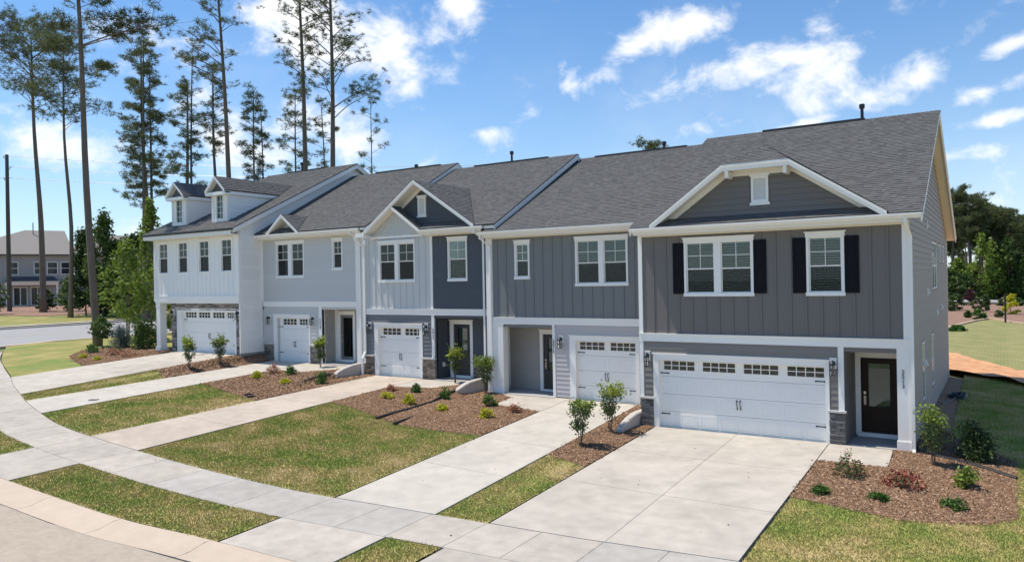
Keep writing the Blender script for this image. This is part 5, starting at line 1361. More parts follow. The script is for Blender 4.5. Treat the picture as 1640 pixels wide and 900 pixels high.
def shrub(x, y, r, h, kind, name, label, group=None, seed=0):
    g = np.random.default_rng(seed+100); zb = H(x, y)+.03
    t = thing(name, label, 'shrub' if kind != 'sapling' else 'young tree', (x, y, zb), group)
    c = np.array([x, y, zb])
    st = MB()
    if kind == 'sapling':
        tips = []
        for i in range(5):
            a = i*1.256+g.uniform(-.4,.4); rr = r*g.uniform(.35, .85); hh = h*g.uniform(.72, .98)
            pts = [(x+.02*math.cos(a), y+.02*math.sin(a), zb-.05), (x+rr*.35*math.cos(a), y+rr*.35*math.sin(a), zb+hh*.4), (x+rr*.8*math.cos(a+.2), y+rr*.8*math.sin(a+.2), zb+hh*.75), (x+rr*math.cos(a+.3), y+rr*math.sin(a+.3), zb+hh)]
            st.tube(pts, [.014,.011,.008,.004], 5); tips.append(np.array(pts))
            for q in range(5):
                f = g.uniform(.3, .9); b = pts[1] if f < .5 else pts[2]; aa = g.uniform(0, 6.28)
                e = (b[0]+r*.45*math.cos(aa), b[1]+r*.45*math.sin(aa), b[2]+h*g.uniform(.02,.2)); st.tube([b, e], [.006,.003], 4); tips.append(np.array([b, b, e, e]))
        P1 = []; P2 = []
        for tp in tips:
            n = 62 if tp[1][2] < tp[3][2]-.3 else 30
            u = g.uniform(.12, 1, n)**.7; idx = np.clip((u*3).astype(int), 0, 2); f = u*3-idx
            p = tp[idx]*(1-f)[:,None]+tp[idx+1]*f[:,None]; p = p+g.normal(size=(n, 3))*r*.17
            hi = (p[:,2]-zb) > h*.72
            P1.append(p[~hi]); P2.append(p[hi])
        k = int(130); tp = np.array([tips[i][3] for i in range(len(tips))]); q = tp[g.integers(0, len(tp), k)]+g.normal(size=(k, 3))*np.array([r*.26, r*.26, h*.045]); P2.append(q[q[:,2] > zb+h*.6])
        st.build('stem', TWIG, t)
        leaf_obj('foliage', leaves(np.concatenate(P1), .052, rg=g), LEAFO, t)
        leaf_obj('foliage', leaves(np.concatenate(P2), .058, rg=g), LEAFGY if seed % 2 else LEAFB, t)
        return t
    ms = dict(green=LEAFG, yellow=LEAFY, copper=LEAFC, nandina=LEAFO, nandinared=LEAFR, low=LEAFG, bright=LEAFB, dark=LEAFD, tan=LEAFC, blue=LEAFBL, leafy=LEAF)
    n = dict(green=420, yellow=420, copper=300, nandina=420, nandinared=300, low=420, bright=420, dark=2600, tan=300, blue=2200, leafy=2200)[kind]
    sz = dict(green=.052, yellow=.045, copper=.045, nandina=.045, nandinared=.045, low=.042, bright=.06, dark=.05, tan=.055, blue=.06, leafy=.09)[kind]
    nb = 9 if kind in ('dark', 'blue', 'leafy') else 7
    cl = []
    for i in range(nb*3):
        a = g.uniform(0, 6.28); q = math.sqrt(g.uniform(0, 1))
        if kind in ('dark', 'blue'): zz = g.uniform(.05, .95); q *= (1-zz)**.6*1.0
        elif kind == 'leafy': zz = g.uniform(.05, .95); q *= (1-abs(zz-.45)**2)*.9
        else: zz = math.sqrt(max(1-q*q, 0))*g.uniform(.35, .95)
        cl.append((x+q*r*.85*math.cos(a), y+q*r*.85*math.sin(a), zb+h*zz*.9))
        if kind in ('green','yellow','bright','nandina','nandinared','copper','tan','low'): st.tube([(x, y, zb-.03), (x+(cl[-1][0]-x)*.5, y+(cl[-1][1]-y)*.5, zb+h*zz*.5), cl[-1]], [.007,.005,.003], 4)
    if kind in ('dark','blue','leafy'): st.tube([(x, y, zb-.05), (x, y, zb+h*.8)], [.04,.01], 6)
    cl = np.array(cl); sp_ = .16 if kind in ('nandina','nandinared','copper','tan') else .22
    P = cl[g.integers(0, len(cl), n)]+g.normal(size=(n, 3))*np.array([r*sp_, r*sp_, h*.11])
    P[:,2] = np.maximum(P[:,2], zb+.02)
    st.build('stem', TWIG, t)
    V = needles(P[::3], sz*1.6, .004, 4, g) if kind == 'blue' else leaves(P, sz, rg=g)
    if kind == 'blue': V = np.concatenate([V, needles(P, sz*1.8, .006, 3, g)])
    leaf_obj('foliage', V, ms[kind], t)
    if kind in ('nandina', 'nandinared', 'copper'):
        m2 = {'nandina': LEAFR, 'nandinared': LEAFO, 'copper': LEAFR}[kind]; k = 130 if kind != 'copper' else 45
        q = cl[g.integers(0, len(cl), k)]+g.normal(size=(k, 3))*np.array([r*.2, r*.2, h*.08])
        if kind == 'nandina': q[:,2] += h*.12
        if kind == 'nandinared': q = np.array([x, y, zb+h*.4])+g.normal(size=(k, 3))*np.array([r*.25, r*.25, h*.15])
        leaf_obj('tinted_foliage', leaves(q, sz*.9, rg=g), m2, t)
    return t

GS = 'young multi stem trees along the drives'; GY = 'golden yellow dwarf shrubs in the beds'; GG = 'small round green shrubs in the beds'; GC = 'copper leaved shrubs in the beds'
PL = [
 ('nandina',-1.07,-2.78,.38,.62,'heavenly_bamboo','leafy green shrub with dark red tips beside the charcoal home entry slab',None),
 ('nandinared',.11,-3.1,.44,.46,'heavenly_bamboo','sprawling bright red leaved shrub in the right-hand mulch bed',None),
 ('low',-1.42,-4.31,.20,.25,'low_shrub','low dark green mound nearest the edge of the wide driveway','low green mounds in the right bed'),
 ('low',-.27,-4.22,.20,.26,'low_shrub','low dark green mound in the middle of the right bed front row','low green mounds in the right bed'),
 ('low',1.13,-3.9,.26,.28,'low_shrub','low dark green mound farthest right along the front of the right bed','low green mounds in the right bed'),
 ('bright',1.37,-2.20,.28,.56,'green_shrub','upright bright green shrub just below the black drain pipe at right',None),
 ('sapling',.56,-.79,.42,1.5,'multi_stem_shrub','wispy young tree with yellow green top at the corner of the charcoal home',GS),
 ('dark',1.42,.35,.50,1.12,'evergreen_shrub','dense dark evergreen shrub standing in the shadow of the charcoal home',None),
 ('sapling',-8.10,-3.22,.35,1.55,'multi_stem_shrub','young leafy tree between the two right driveways, the one nearer the lawn strip',GS),
 ('sapling',-8.06,-1.36,.40,1.62,'multi_stem_shrub','young leafy tree between the two right driveways, beside the curved wall',GS),
 ('sapling',-14.75,1.5,.40,1.5,'multi_stem_shrub','young tree at the white post of the slate home porch',GS),
 ('sapling',-16.39,1.70,.36,1.55,'multi_stem_shrub','young tree standing before the front door of the navy porch',GS),
 ('green',-13.19,-.49,.27,.48,'green_shrub','round green shrub left of the copper shrub in front of the slate home',GG),
 ('yellow',-12.24,-1.99,.24,.38,'yellow_shrub','golden yellow shrub closest to the slate home driveway',GY),
 ('copper',-11.89,-.9,.32,.34,'copper_shrub','orange copper shrub beside the slate home entry walk',GC),
 ('green',-15.43,-.15,.25,.46,'green_shrub','round green shrub beside the upper end of the black drain pipes',GG),
 ('yellow',-14.19,-1.92,.21,.29,'yellow_shrub','golden yellow shrub just right of the two black drain pipes',GY),
 ('yellow',-15.75,-1.85,.22,.38,'yellow_shrub','golden yellow shrub just left of the two black drain pipes',GY),
 ('green',-16.69,-.34,.20,.40,'green_shrub','small green shrub below the entry walk of the navy porch',GG),
 ('yellow',-17.0,-1.67,.25,.28,'yellow_shrub','flat golden yellow shrub nearest the middle home driveway',GY),
 ('copper',-17.73,-.57,.21,.32,'copper_shrub','pinkish copper shrub at the edge of the middle home driveway',GC),
 ('sapling',-24.03,1.55,.34,1.5,'multi_stem_shrub','young tree in front of the blue grey home porch',GS),
 ('green',-23.76,-.35,.26,.42,'green_shrub','green shrub nearest the entry slab of the blue grey home',GG),
 ('green',-21.61,-.57,.25,.60,'green_shrub','tall round green shrub in front of the farthest curved wall',GG),
 ('copper',-24.88,-.45,.34,.50,'copper_shrub','rosy copper shrub beside the blue grey home driveway',GC),
 ('yellow',-24.58,-1.5,.23,.34,'yellow_shrub','golden yellow shrub in the corner of the bed by the blue grey home driveway',GY),
 ('yellow',-22.68,-1.62,.19,.25,'yellow_shrub','smallest golden yellow shrub, in the middle of the bed before the blue grey home',GY),
 ('sapling',-29.05,-1.75,.34,1.5,'multi_stem_shrub','young tree in front of the white home garage, the left of two',GS),
 ('sapling',-28.94,-.2,.38,1.5,'multi_stem_shrub','young tree in front of the white home garage, the right of two',GS),
 ('yellow',-37.66,-2.14,.23,.27,'yellow_shrub','golden yellow shrub at the left tip of the far left bed',GY),
 ('yellow',-35.92,-2.32,.22,.24,'yellow_shrub','golden yellow shrub at the front of the far left bed',GY),
 ('tan',-36.97,-.9,.44,.45,'copper_shrub','tan brown shrub in the middle of the far left bed',GC),
 ('copper',-35.45,-.95,.50,.48,'copper_shrub','wide copper shrub beside the white home driveway',GC),
 ('green',-38.21,-.09,.30,.46,'green_shrub','green shrub at the foot of the blue green conifer in the far left bed',GG),
 ('blue',-40.08,1.19,.72,1.35,'blue_conifer','blue green conifer shrub left of the white home porch post',None),
 ('leafy',-38.27,1.5,.78,1.7,'leafy_shrub','tall leafy bush right beside the white home porch post',None),
 ('green',-39.19,-.78,.33,.5,'green_shrub','green shrub in front of the leaning pine trunk at left',GG),
 ('green',-41.24,.15,.25,.42,'green_shrub','small green shrub at the base of the tall pine at left',GG),
]
for i, (k, x, y, r, h, nm, lb, gp) in enumerate(PL): shrub(x, y, r, h, k, nm, lb, gp, i)

def bezline(P, n):
    out = []
    P = [Vector(p) for p in P]
    for i in range(n+1):
        t = i/n*(len(P)-1); k = min(int(t), len(P)-2); f = t-k
        p0, p1, p2, p3 = P[max(k-1,0)], P[k], P[k+1], P[min(k+2, len(P)-1)]
        out.append(.5*((2*p1)+(-p0+p2)*f+(2*p0-5*p1+4*p2-p3)*f*f+(-p0+3*p1-3*p2+p3)*f**3))
    return out
def pine(base, top, r0, crown, nb, blen, label, seed, dens=1., L_=.30, w=.016, group='tall pines behind the homes', extra=(), rise0=.0, fan=.25, mtl=None, name='pine_tree', flat=1., cat='tree', puff=.33):
    g = np.random.default_rng(seed); B = Vector(base); Tt = Vector(top)
    t = thing(name, label, cat, tuple(B), group)
    ax = Tt-B; sw_ = Vector((g.uniform(-.3,.3), g.uniform(-.3,.3), 0))
    tr = bezline([B, B+ax*.33+sw_, B+ax*.66-sw_*.6, Tt], 12)
    m = MB(); m.tube(tr, [r0*(1.25 if i == 0 else 1)*(1-.80*(i/12)**1.3) for i in range(13)], 8)
    m.build('trunk', BARK, t, smooth=True)
    br = MB(); puffs = []
    def at(f):
        q = f*12; k = min(int(q), 11); return tr[k].lerp(tr[k+1], q-k)
    specs = []
    for i in range(nb):
        f = crown+(1-crown)*(i+g.uniform(0,.8))/nb
        s = 1-(f-crown)/(1-crown)
        ln = blen*(.35+.75*math.sin(min(1, s*1.15+.12)*math.pi*.62))*g.uniform(.55, 1.15)
        specs.append((f, g.uniform(0, 6.28), ln, g.uniform(.05,.5)+.35*(1-s)+rise0))
    specs += list(extra)
    for f, a, ln, rise in specs:
        p = at(min(f, .995)); d = Vector((math.cos(a), math.sin(a), 0))
        k1 = p+d*ln*.4+Vector((0,0,ln*rise*.45)); k2 = p+d*ln*.75+Vector((g.uniform(-.2,.2), g.uniform(-.2,.2), ln*rise*.7)); e = p+d*ln+Vector((0,0,ln*rise*.8+g.uniform(-.15,.3)))
        bp = bezline([p, k1, k2, e], 6); rb = max(r0*.16*(ln/blen)**.7, .02)
        br.tube(bp, [rb*(1-.12*j) for j in range(7)], 4, cap=False)
        npf = max(int(ln*3.0*dens*(1.6 if (f, a, ln, rise) in extra else 1)), 2)
        for j in range(npf):
            u = g.uniform(.35, 1.0); q = u*6; kk = min(int(q), 5); c = bp[kk].lerp(bp[kk+1], q-kk)
            off = Vector(g.normal(size=3)*ln*fan*(.4+u*.6)); off.z = abs(off.z)*.6*flat+.1
            c2 = c+off
            if off.length > .4: br.tube([c, c2], [.014,.008], 3, cap=False)
            puffs.append(c2)
    br.build('branches', BARK, t)
    P = np.array([tuple(p) for p in puffs]); k = 5
    Q = np.repeat(P, k, 0)+g.normal(size=(len(P)*k, 3))*np.array([puff*.6, puff*.6, puff*.33])
    leaf_obj('needle_foliage', needles(Q, L_, w*.62, 14, g), mtl or (NEEDLE if seed % 3 else NEEDLE2), t)
    return t
# direction helper constants: positions below are world metres worked out beforehand
def tall(x, y, ztop, r0, crown, nb, blen, label, seed, lean=(0,0), zb=None, **k):
    zb = H(x, y) if zb is None else zb
    return pine((x, y, zb-.1), (x+lean[0], y+lean[1], ztop), r0, crown, nb, blen, label, seed, **k)
tall(-43.1, 1.5, 30.0, .225, .70, 26, 2.6, 'thick pine trunk leaning left in the far left bed, running out of the frame', 11, lean=(-1.0,-.65), zb=1.25, group='pines at the left of the homes', extra=((.632,.30,5.2,.16),(.63,.6,3.4,.25),(.615,3.6,2.6,.16),(.585,.9,1.6,-.02),(.66,3.3,2.8,.2)), dens=1.7, w=.024, puff=.28)
tall(-100.3, 24.6, 36.8, .38, .72, 34, 4.9, 'broad topped pine beyond the cross street, left of the others', 12, lean=(-.8,-.5), group='pines at the left of the homes', dens=.85, L_=.42, w=.03, puff=.6, rise0=.3, fan=.3)
tall(-84.1, 20.0, 31.8, .25, .68, 34, 3.9, 'slim straight pine beyond the cross street with a broad crown', 13, lean=(-.2,-.1), group='pines at the left of the homes', dens=.95, L_=.40, w=.027, puff=.55, rise0=.3, fan=.3)
tall(-70.1, 20.3, 29.5, .24, .42, 34, 1.9, 'dense pine just left of the white home roof, left of three stems', 14, lean=(.3,.2), dens=1.5, puff=.33, w=.024, L_=.33)
tall(-73.5, 22.8, 30.6, .26, .44, 36, 1.9, 'dense pine just left of the white home roof, tallest of three stems', 15, lean=(-.6,.0), dens=1.5, puff=.33, w=.024, L_=.33)
tall(-70.3, 21.4, 27.2, .20, .45, 30, 1.7, 'dense pine just left of the white home roof, right of three stems', 16, dens=1.4, puff=.33, w=.024, L_=.33)
tall(-62.9, 20.2, 24.0, .26, .50, 30, 1.7, 'bushy pine directly behind the left dormer', 17, lean=(.4,.3), dens=1.5, puff=.33, w=.024, L_=.33)
tall(-65.3, 22.2, 27.5, .18, .62, 16, 1.1, 'thin ragged pine with a bare spire top behind the left dormer', 18, lean=(.8,.2), dens=.8, w=.02)
tall(-62.0, 23.2, 26.2, .24, .66, 26, 1.6, 'round topped pine between the two dormers', 19, lean=(-.4,0), dens=1.5, puff=.33, w=.022)
tall(-54.7, 20.0, 33.5, .30, .70, 22, 2.5, 'very tall sparse pine rising behind the right dormer out of the frame', 20, lean=(-1.3,-.8), extra=((.675,4.3,3.6,.45),(.70,3.9,3.4,.5),(.74,4.6,3.0,.5)), dens=1.1, w=.020, puff=.27, L_=.26, rise0=.35)
tall(-56.4, 23.3, 23.0, .18, .55, 30, 1.1, 'narrow dark pine behind the white home ridge, left of a pair', 21, dens=1.8, puff=.3, w=.022)
tall(-56.7, 24.3, 21.8, .15, .55, 22, .85, 'narrow dark pine behind the white home ridge, right of a pair', 22, dens=1.8, puff=.28, w=.022)
tall(-56.8, 28.6, 24.0, .17, .62, 24, 1.5, 'medium pine with round crown behind the white home ridge', 23, dens=1.4, puff=.3, w=.022)
tall(-47.6, 22.2, 34.0, .30, .66, 26, 2.6, 'very tall open pine behind the right end of the white home ridge', 24, lean=(-.9,-.3), extra=((.60,2.5,3.0,.55),(.62,5.4,2.6,.5)), dens=1.15, w=.020, puff=.27, L_=.26, rise0=.35)
tall(-52.9, 28.4, 22.6, .14, .62, 18, 1.1, 'short thin pine between the two very tall open pines', 25, dens=1.3, puff=.28, w=.022)
tall(-44.4, 22.0, 33.0, .30, .60, 30, 2.9, 'very tall open pine right of its twin, above the blue grey home roof', 26, lean=(-.2,-.1), extra=((.55,.35,3.3,.7),(.58,.6,3.6,.6),(.50,3.2,1.6,.2)), dens=1.15, w=.020, puff=.27, L_=.26, rise0=.35)
tall(-44.6, 26.6, 21.2, .10, .60, 16, 1.3, 'small spindly tree above the blue grey home roof, right of the pines', 27, dens=.55, w=.02, name='spindly_tree', puff=.22)
tall(-26.1, 44.5, 17.3, .18, .84, 16, 1.2, 'pine top showing just above the slate home ridge', 28, dens=1.6, puff=.33, w=.022, L_=.3)

def broadleaf(x, y, h, r, label, seed, m, zb=None, n=3400, sz=.16, trunk=.10, low=.12, name='leafy_tree', group='leafy trees left of the white home', cat='tree', ncl=46, cone=0.):
    g = np.random.default_rng(seed); zb = H(x, y) if zb is None else zb
    t = thing(name, label, cat, (x, y, zb), group); c = []
    b = MB(); top = (x+g.uniform(-.3,.3), y+g.uniform(-.3,.3), zb+h*.93)
    b.tube(bezline([(x,y,zb-.1), (x+g.uniform(-.15,.15),y,zb+h*.4), top], 6), [trunk*(1-.14*i) for i in range(7)], 6)
    for i in range(ncl):
        u = low+(1-low)*(i+g.uniform(0,1))/ncl; a = g.uniform(0, 6.28); pr = math.sin(min(max((u-low)/(1-low), 0), 1)**.75*math.pi*.96+.12) if not cone else (1-u)*cone
        q = r*max(pr,.12)*g.uniform(.45, 1.1); p = (x+q*math.cos(a), y+q*math.sin(a), zb+h*u)
        b.tube([(x+(top[0]-x)*u*.8, y, zb+h*u*.85), p], [trunk*.25,.012], 4, cap=False); c.append(p)
    b.build('trunk', TWIG, t)
    c = np.array(c); P = c[g.integers(0, len(c), n)]+g.normal(size=(n, 3))*np.array([r*.17, r*.17, h*.035])
    leaf_obj('crown', leaves(P, sz, rg=g), m, t)
    return t
broadleaf(-41.7, 1.0, 1.75, .62, 'small bright leafy tree right in front of the thick pine trunk', 40, LEAF, n=700, sz=.12, trunk=.035, low=.35)
for x, y, h, r, lb, sd, mt_, k in [
 (-85.7, 22.5, 9.6, 2.2, 'dark green conical tree across the street, left end of the leafy row', 41, LEAFD, dict(cone=1.1, n=5600, sz=.24)),
 (-81.8, 22.4, 11.2, 1.9, 'tallest leafy tree across the street, behind the thick pine trunk', 42, LEAF, dict(n=4600, sz=.24)),
 (-82.4, 24.6, 8.4, 3.0, 'broad mid green tree across the street, right of the thick pine trunk', 43, LEAF, dict(n=5600, sz=.24)),
 (-78.1, 24.3, 8.8, 3.0, 'dark tree across the street, nearest the white home', 49, LEAF, dict(n=5600, sz=.24)),
 (-74.0, 26.5, 8.0, 2.6, 'shaded tree across the street seen beside the white home wall', 51, LEAFD, dict(n=5000, sz=.24)),
 (-44.2, 3.9, 6.3, 1.35, 'bright yellow green tree on the near lawn, between pine trunk and white home', 44, LEAFB, dict(n=1500, sz=.15, trunk=.06, low=.22, ncl=30)),
 (-46.3, 5.2, 5.4, 1.1, 'mid green tree on the near lawn just right of the thick pine trunk', 45, LEAFB, dict(n=1100, sz=.15, trunk=.06, low=.3, ncl=26)),
 (-42.9, 5.4, 5.3, 1.25, 'bright leafy tree touching the left corner of the white home', 46, LEAFB, dict(n=1500, sz=.15, trunk=.05, low=.05, ncl=30)),
 (-50.6, 9.4, 9.6, .85, 'slender bright tree rising above the white home eave', 47, LEAFB, dict(n=1700, sz=.17, trunk=.06, low=.45)),
 (-47.5, 11.6, 6.2, 2.0, 'dark bush seen through the open side of the white home porch', 48, LEAFD, dict(n=3800, sz=.2)),
 (-44.0, 12.0, 6.2, 1.5, 'thin leafy tree behind the white home porch post', 50, LEAF, dict(n=2600, sz=.18))]:
    broadleaf(x, y, h, r, lb, sd, mt_, **k)
for i, (x, y, h, r, lb, mm) in enumerate([(-100.5,19.0,4.2,1.6,'olive green bush in front of the far apartments, at the frame edge',LEAFO), (-104,26.5,2.9,1.2,'small conifer in front of the far apartment patio doors',LEAFD), (-100,27.8,4.6,1.5,'olive conifer beside the leaning pine trunk, before the far apartments',LEAFO), (-82,22.5,2.6,1.3,'dark low bush at the base of the slim pine across the street',LEAFD)]):
    broadleaf(x, y, h, r, lb, 60+i, mm, n=1500, sz=.22, trunk=.08, low=.08, name='far_bush', group='bushes before the far apartments', cat='shrub', ncl=24)

# right-hand wood
def dirpt(u, dist):   # plain bearing from the viewpoint street corner, metres
    a = yaw-math.atan((u-820)/FPX); k = dist/math.cos(math.atan((u-820)/FPX))
    return CAMP[0]-math.sin(a)*k, CAMP[1]+math.cos(a)*k
WOOD = [(1510,150,22.6,.42,4.5,.40,'tall pine closest to the charcoal home side wall'),(1528,146,24.0,.38,4.6,.42,'tall dark pine second from the side wall'),(1552,142,24.5,.36,5.0,.46,'highest broad pine in the left of the right-hand wood'),(1571,150,23.0,.36,4.2,.5,'pine behind the leaning trunk in the right-hand wood'),(1598,145,21.0,.45,4.2,.5,'pine with a thick leaning trunk in the right-hand wood'),(1612,150,21.5,.32,4.0,.42,'dark dense pine behind the wooden pole'),(1634,146,18.5,.34,4.2,.4,'pine right of the wooden pole at the frame edge'),(1658,150,20.0,.34,4.2,.4,'pine just past the right edge of the wood'),(1540,165,22.0,.3,3.8,.35,'far slim pine deep in the right-hand wood'),(1588,168,20.0,.3,4.0,.35,'far pine deep in the wood behind the leaning trunk')]
for i, (u, d_, zt, r0, bl, cr, lb) in enumerate(WOOD):
    x, y = dirpt(u, d_); lean = (1.8, 1.2) if 'leaning' in lb and 'thick' in lb else (random.uniform(-.5,.5), 0)
    tall(x-(lean[0] if 'thick' in lb else 0), y, zt-5.0, r0, cr+.10, 34, bl*.70, lb, 70+i, lean=lean, group='pines of the right-hand wood', dens=.9, L_=.55, w=.06, puff=.6, fan=.2, mtl=NEEDLE)
UND = [(1522,138,5.5,2.2,LEAF),(1534,142,7.5,2.2,LEAFB),(1545,136,4.5,2.0,LEAFD),(1560,140,6.5,2.2,LEAFB),(1572,136,11.5,1.9,LEAFB),(1587,138,10.5,2.0,LEAFB),(1600,140,10,2.4,LEAFD),(1615,138,11,2.3,LEAF),(1630,140,9,2.4,LEAFD),(1645,137,8,2.4,LEAF)]
UL = ['mid green understorey tree nearest the side wall','bright understorey tree between the first pine trunks','low dark understorey tree in the left of the wood','bright green understorey tree below the broad pine','tall yellow green tree left of the leaning trunk','tall yellow green tree right of the leaning trunk','wide dark green tree left of the wooden pole','sunlit green tree directly behind the wooden pole','dark understorey tree right of the wooden pole','green understorey tree at the right frame edge']
for i, (u, d_, h, r, mm) in enumerate(UND):
    x, y = dirpt(u, d_); broadleaf(x, y, h, r, UL[i], 90+i, mm, n=1900, sz=.34, trunk=.14, group='understorey trees of the right-hand wood', ncl=40, low=.05)
SB = [(1524,96,2.4,1.2,LEAF,'green bush on the far mulch slope beside the side wall'),(1531,98,2.8,1.4,LEAFD,'dark bush on the far mulch slope next to the side wall'),(1553,112,2.9,1.2,LEAFP,'purple leaved small tree on the far mulch slope'),(1566,100,1.9,1.1,LEAFO,'olive bush right of the purple tree'),(1578,95,2.6,1.0,LEAFD,'cone shaped dark conifer on the far mulch slope'),(1549,82,.9,.5,LEAF,'tiny green shrub below the purple tree'),(1566,78,1.3,.9,LEAFG,'green shrub by the corner of the seeded field'),(1597,84,1.0,.6,LEAFO,'small shrub left of the dark stake on the slope'),(1618,90,3.0,1.35,LEAFY,'golden yellow oval bush right of the dark stake'),(1630,112,1.6,.9,LEAFG,'green shrub near the far road at the right'),(1602,112,1.3,.8,LEAFO,'low shrub near the far road between stake and cone'),(1530,62,.7,.9,LEAFG,'low weeds tuft at the left end of the seeded field')]
for i, (u, d_, h, r, mm, lb) in enumerate(SB):
    x, y = dirpt(u, d_); broadleaf(x, y, h*.8, r*.72, lb, 110+i, mm, n=1000, sz=.17, trunk=.05, low=.05, name='slope_bush', group='bushes on the far mulch slope', cat='shrub', ncl=18, cone=1.0 if 'cone' in lb else 0)
g8 = np.random.default_rng(8)
for i in range(14):
    u = 1516+i*10.5+g8.uniform(-3,3); x, y = dirpt(u, g8.uniform(140, 172))
    tall(x, y, g8.uniform(14.5, 18), g8.uniform(.16,.26), .62, 16, g8.uniform(1.5,2.4), 'slim bare trunked pine standing among its like in the right-hand wood', 200+i, lean=(g8.uniform(-.4,.4), 0), group='slim pines filling the right-hand wood', dens=.9, L_=.5, w=.06, puff=.55, fan=.2, mtl=NEEDLE)
# far wood behind everything on the right, one mass of foliage and stems
Pw = []; st = MB(); g9 = np.random.default_rng(9)
for i in range(96):
    u = g9.uniform(1490, 1720) if i < 44 else g9.choice([g9.uniform(1250,1490), g9.uniform(1720,2150)]); d_ = g9.uniform(175, 215); x, y = dirpt(u, d_); hh = g9.uniform(5, 9); z0_ = H(x, y)
    st.tube([(x,y,z0_), (x,y,z0_+hh+4)], [.3,.2], 5, cap=False)
    n = 150 if i < 44 else 260; hh = hh if i < 44 else hh+5; q = g9.normal(size=(n,3))*np.array([2.0,2.0,hh*.16])+np.array([x,y,z0_+hh*.35]); q[:,2] = np.maximum(q[:,2], z0_+.3); Pw.append(q)
V = leaves(np.concatenate(Pw), .8, rg=g9)
np_mesh('far_wood', V, np.arange(len(V)).reshape(-1, 4), LEAF, 'distant wood closing the view behind the right-hand pines', 'woodland')
o = st.build('far_wood_stems', BARK, None, 'bare distant stems in the wood behind the right-hand pines', 'woodland', 'stuff')
# ------------------------------------------------------------------ far apartments, poles, wires
def far_block(label, u0, u1, dist, zb, ze, zr, wins, porch=None, hipl=True, ridge=None, seed=0):
    """u0,u1: metres along a line square to the view; local frame"""
    ang = yaw-math.atan((60-820)/FPX); fx, fy = -math.sin(ang), math.cos(ang); rx, ry = fy, -fx
    cx, cy = CAMP[0]+fx*dist, CAMP[1]+fy*dist
    def T(u, d, z): return (cx+rx*u-fx*d, cy+ry*u-fy*d, z)
    t = thing('apartment_building', label, 'building', T(u0, 0, zb), 'grey apartment buildings across the street')
    m = MB(); m.box(T, u0, u1, -12, 0, zb, ze); w = m.build('wall', mat('grey apartment siding', (.38,.37,.355), .8, noise=.05), t)
    u = u0+.4
    while u < u1:
        m = MB(); m.box(T, u, u+.06, 0, .03, zb+3.1, ze); m.build('batten', mat('grey apartment siding', (.3,.3,.3)), w); u += .62
    r = MB(); a, b = ridge; hl = a if hipl else u0-.5
    r.v += [T(u0-.6,.6,ze), T(u1+.6,.6,ze), T(b,-6,zr), T(a,-6,zr), T(u0-.6,-12.6,ze), T(u1+.6,-12.6,ze)]
    for f in ((0,1,2,3), (5,4,3,2), (0,3,4), (1,5,2), (0,4,5,1)): r.f.append(f); r.m.append(0)
    rf = r.build('roof', mat('brown grey roof shingles', (.28,.255,.235), .9, noise=.12, nscale=1.5, stretch=(1,1,3)), t)
    g = MB(); g.box(T, u0-.6, u1+.6, .6, .72, ze-.12, ze+.06); g.build('gutter', mat('dark gutter', (.06,.055,.05), .6), rf)
    for (a_, b_, c_, d_) in wins:
        k = MB(); k.box(T, a_-.1, b_+.1, 0, .05, c_-.1, d_+.1)
        f = k.build('window', WHITE, t); q = MB(); q.box(T, a_, b_, .05, .06, c_, (c_+d_)/2-.04); q.box(T, a_, b_, .05, .06, (c_+d_)/2+.04, d_); q.build('pane', mat('dark far glass', (.03,.035,.04), .1), f)
    if porch:
        a_, b_, zt = porch
        k = MB(); k.box(T, a_, b_, 0, 2.6, zt, zt+.35); k.v += []; k.build('porch_roof_band', CREAM, t)
        k = MB(); k.hexa([T(a_-.2,2.8,zt+.36), T(b_+.2,2.8,zt+.36), T(b_+.2,0,zt+.36), T(a_-.2,0,zt+.36), T(a_+.2,2.7,zt+.42), T(b_-.2,2.7,zt+.42), T(b_-.6,0,zt+1.35), T(a_+.6,0,zt+1.35)]); k.build('porch_roof', mat('dark metal roof', (.06,.065,.075), .5), t)
        for x in (a_+.15, b_-.3): 
            k = MB(); k.box(T, x, x+.22, 2.2, 2.45, zb, zt); k.build('porch_column', WHITE, t)
        for x in (a_+1.0, a_+3.3):
            k = MB(); k.box(T, x, x+1.9, .02, .08, zb+.2, zt-.25); f = k.build('patio_door', WHITE, t)
            q = MB(); q.box(T, x+.12, x+.88, .08, .1, zb+.4, zt-.4); q.box(T, x+1.02, x+1.78, .08, .1, zb+.4, zt-.4); q.build('pane', mat('dark far glass', (.03,.035,.04)), f)
    return T, t, rf
D_ = 118
def U(px): return (px-60)/FPX*D_*1.0
def ZZ(v): return CAMP[2]+(463-v)/FPX*D_
zb_ = 1.9
T1, t1, rf1 = far_block('grey two storey apartment building with brown roof and patio doors, across the street', U(-60), U(106), D_*1.19, zb_, ZZ(417)+1.0, ZZ(380)+1.6,
  [(U(a)*1.19, U(b)*1.19, ZZ(444)+.6, ZZ(427)+.75) for a, b in ((-12,-2),(8,15),(27,38),(57,67),(72,83),(88,98))], (U(24)*1.19, U(84)*1.19, ZZ(459)+.35), ridge=(U(46)*1.19, U(94)*1.19))
m = MB(); m.tube([T1(U(56)*1.19,-5,ZZ(384)+1.3), T1(U(56)*1.19,-5,ZZ(369)+1.7)], .08, 6); m.build('vent_pipe', mat('galvanised pipe', (.25,.25,.25), .5), rf1)
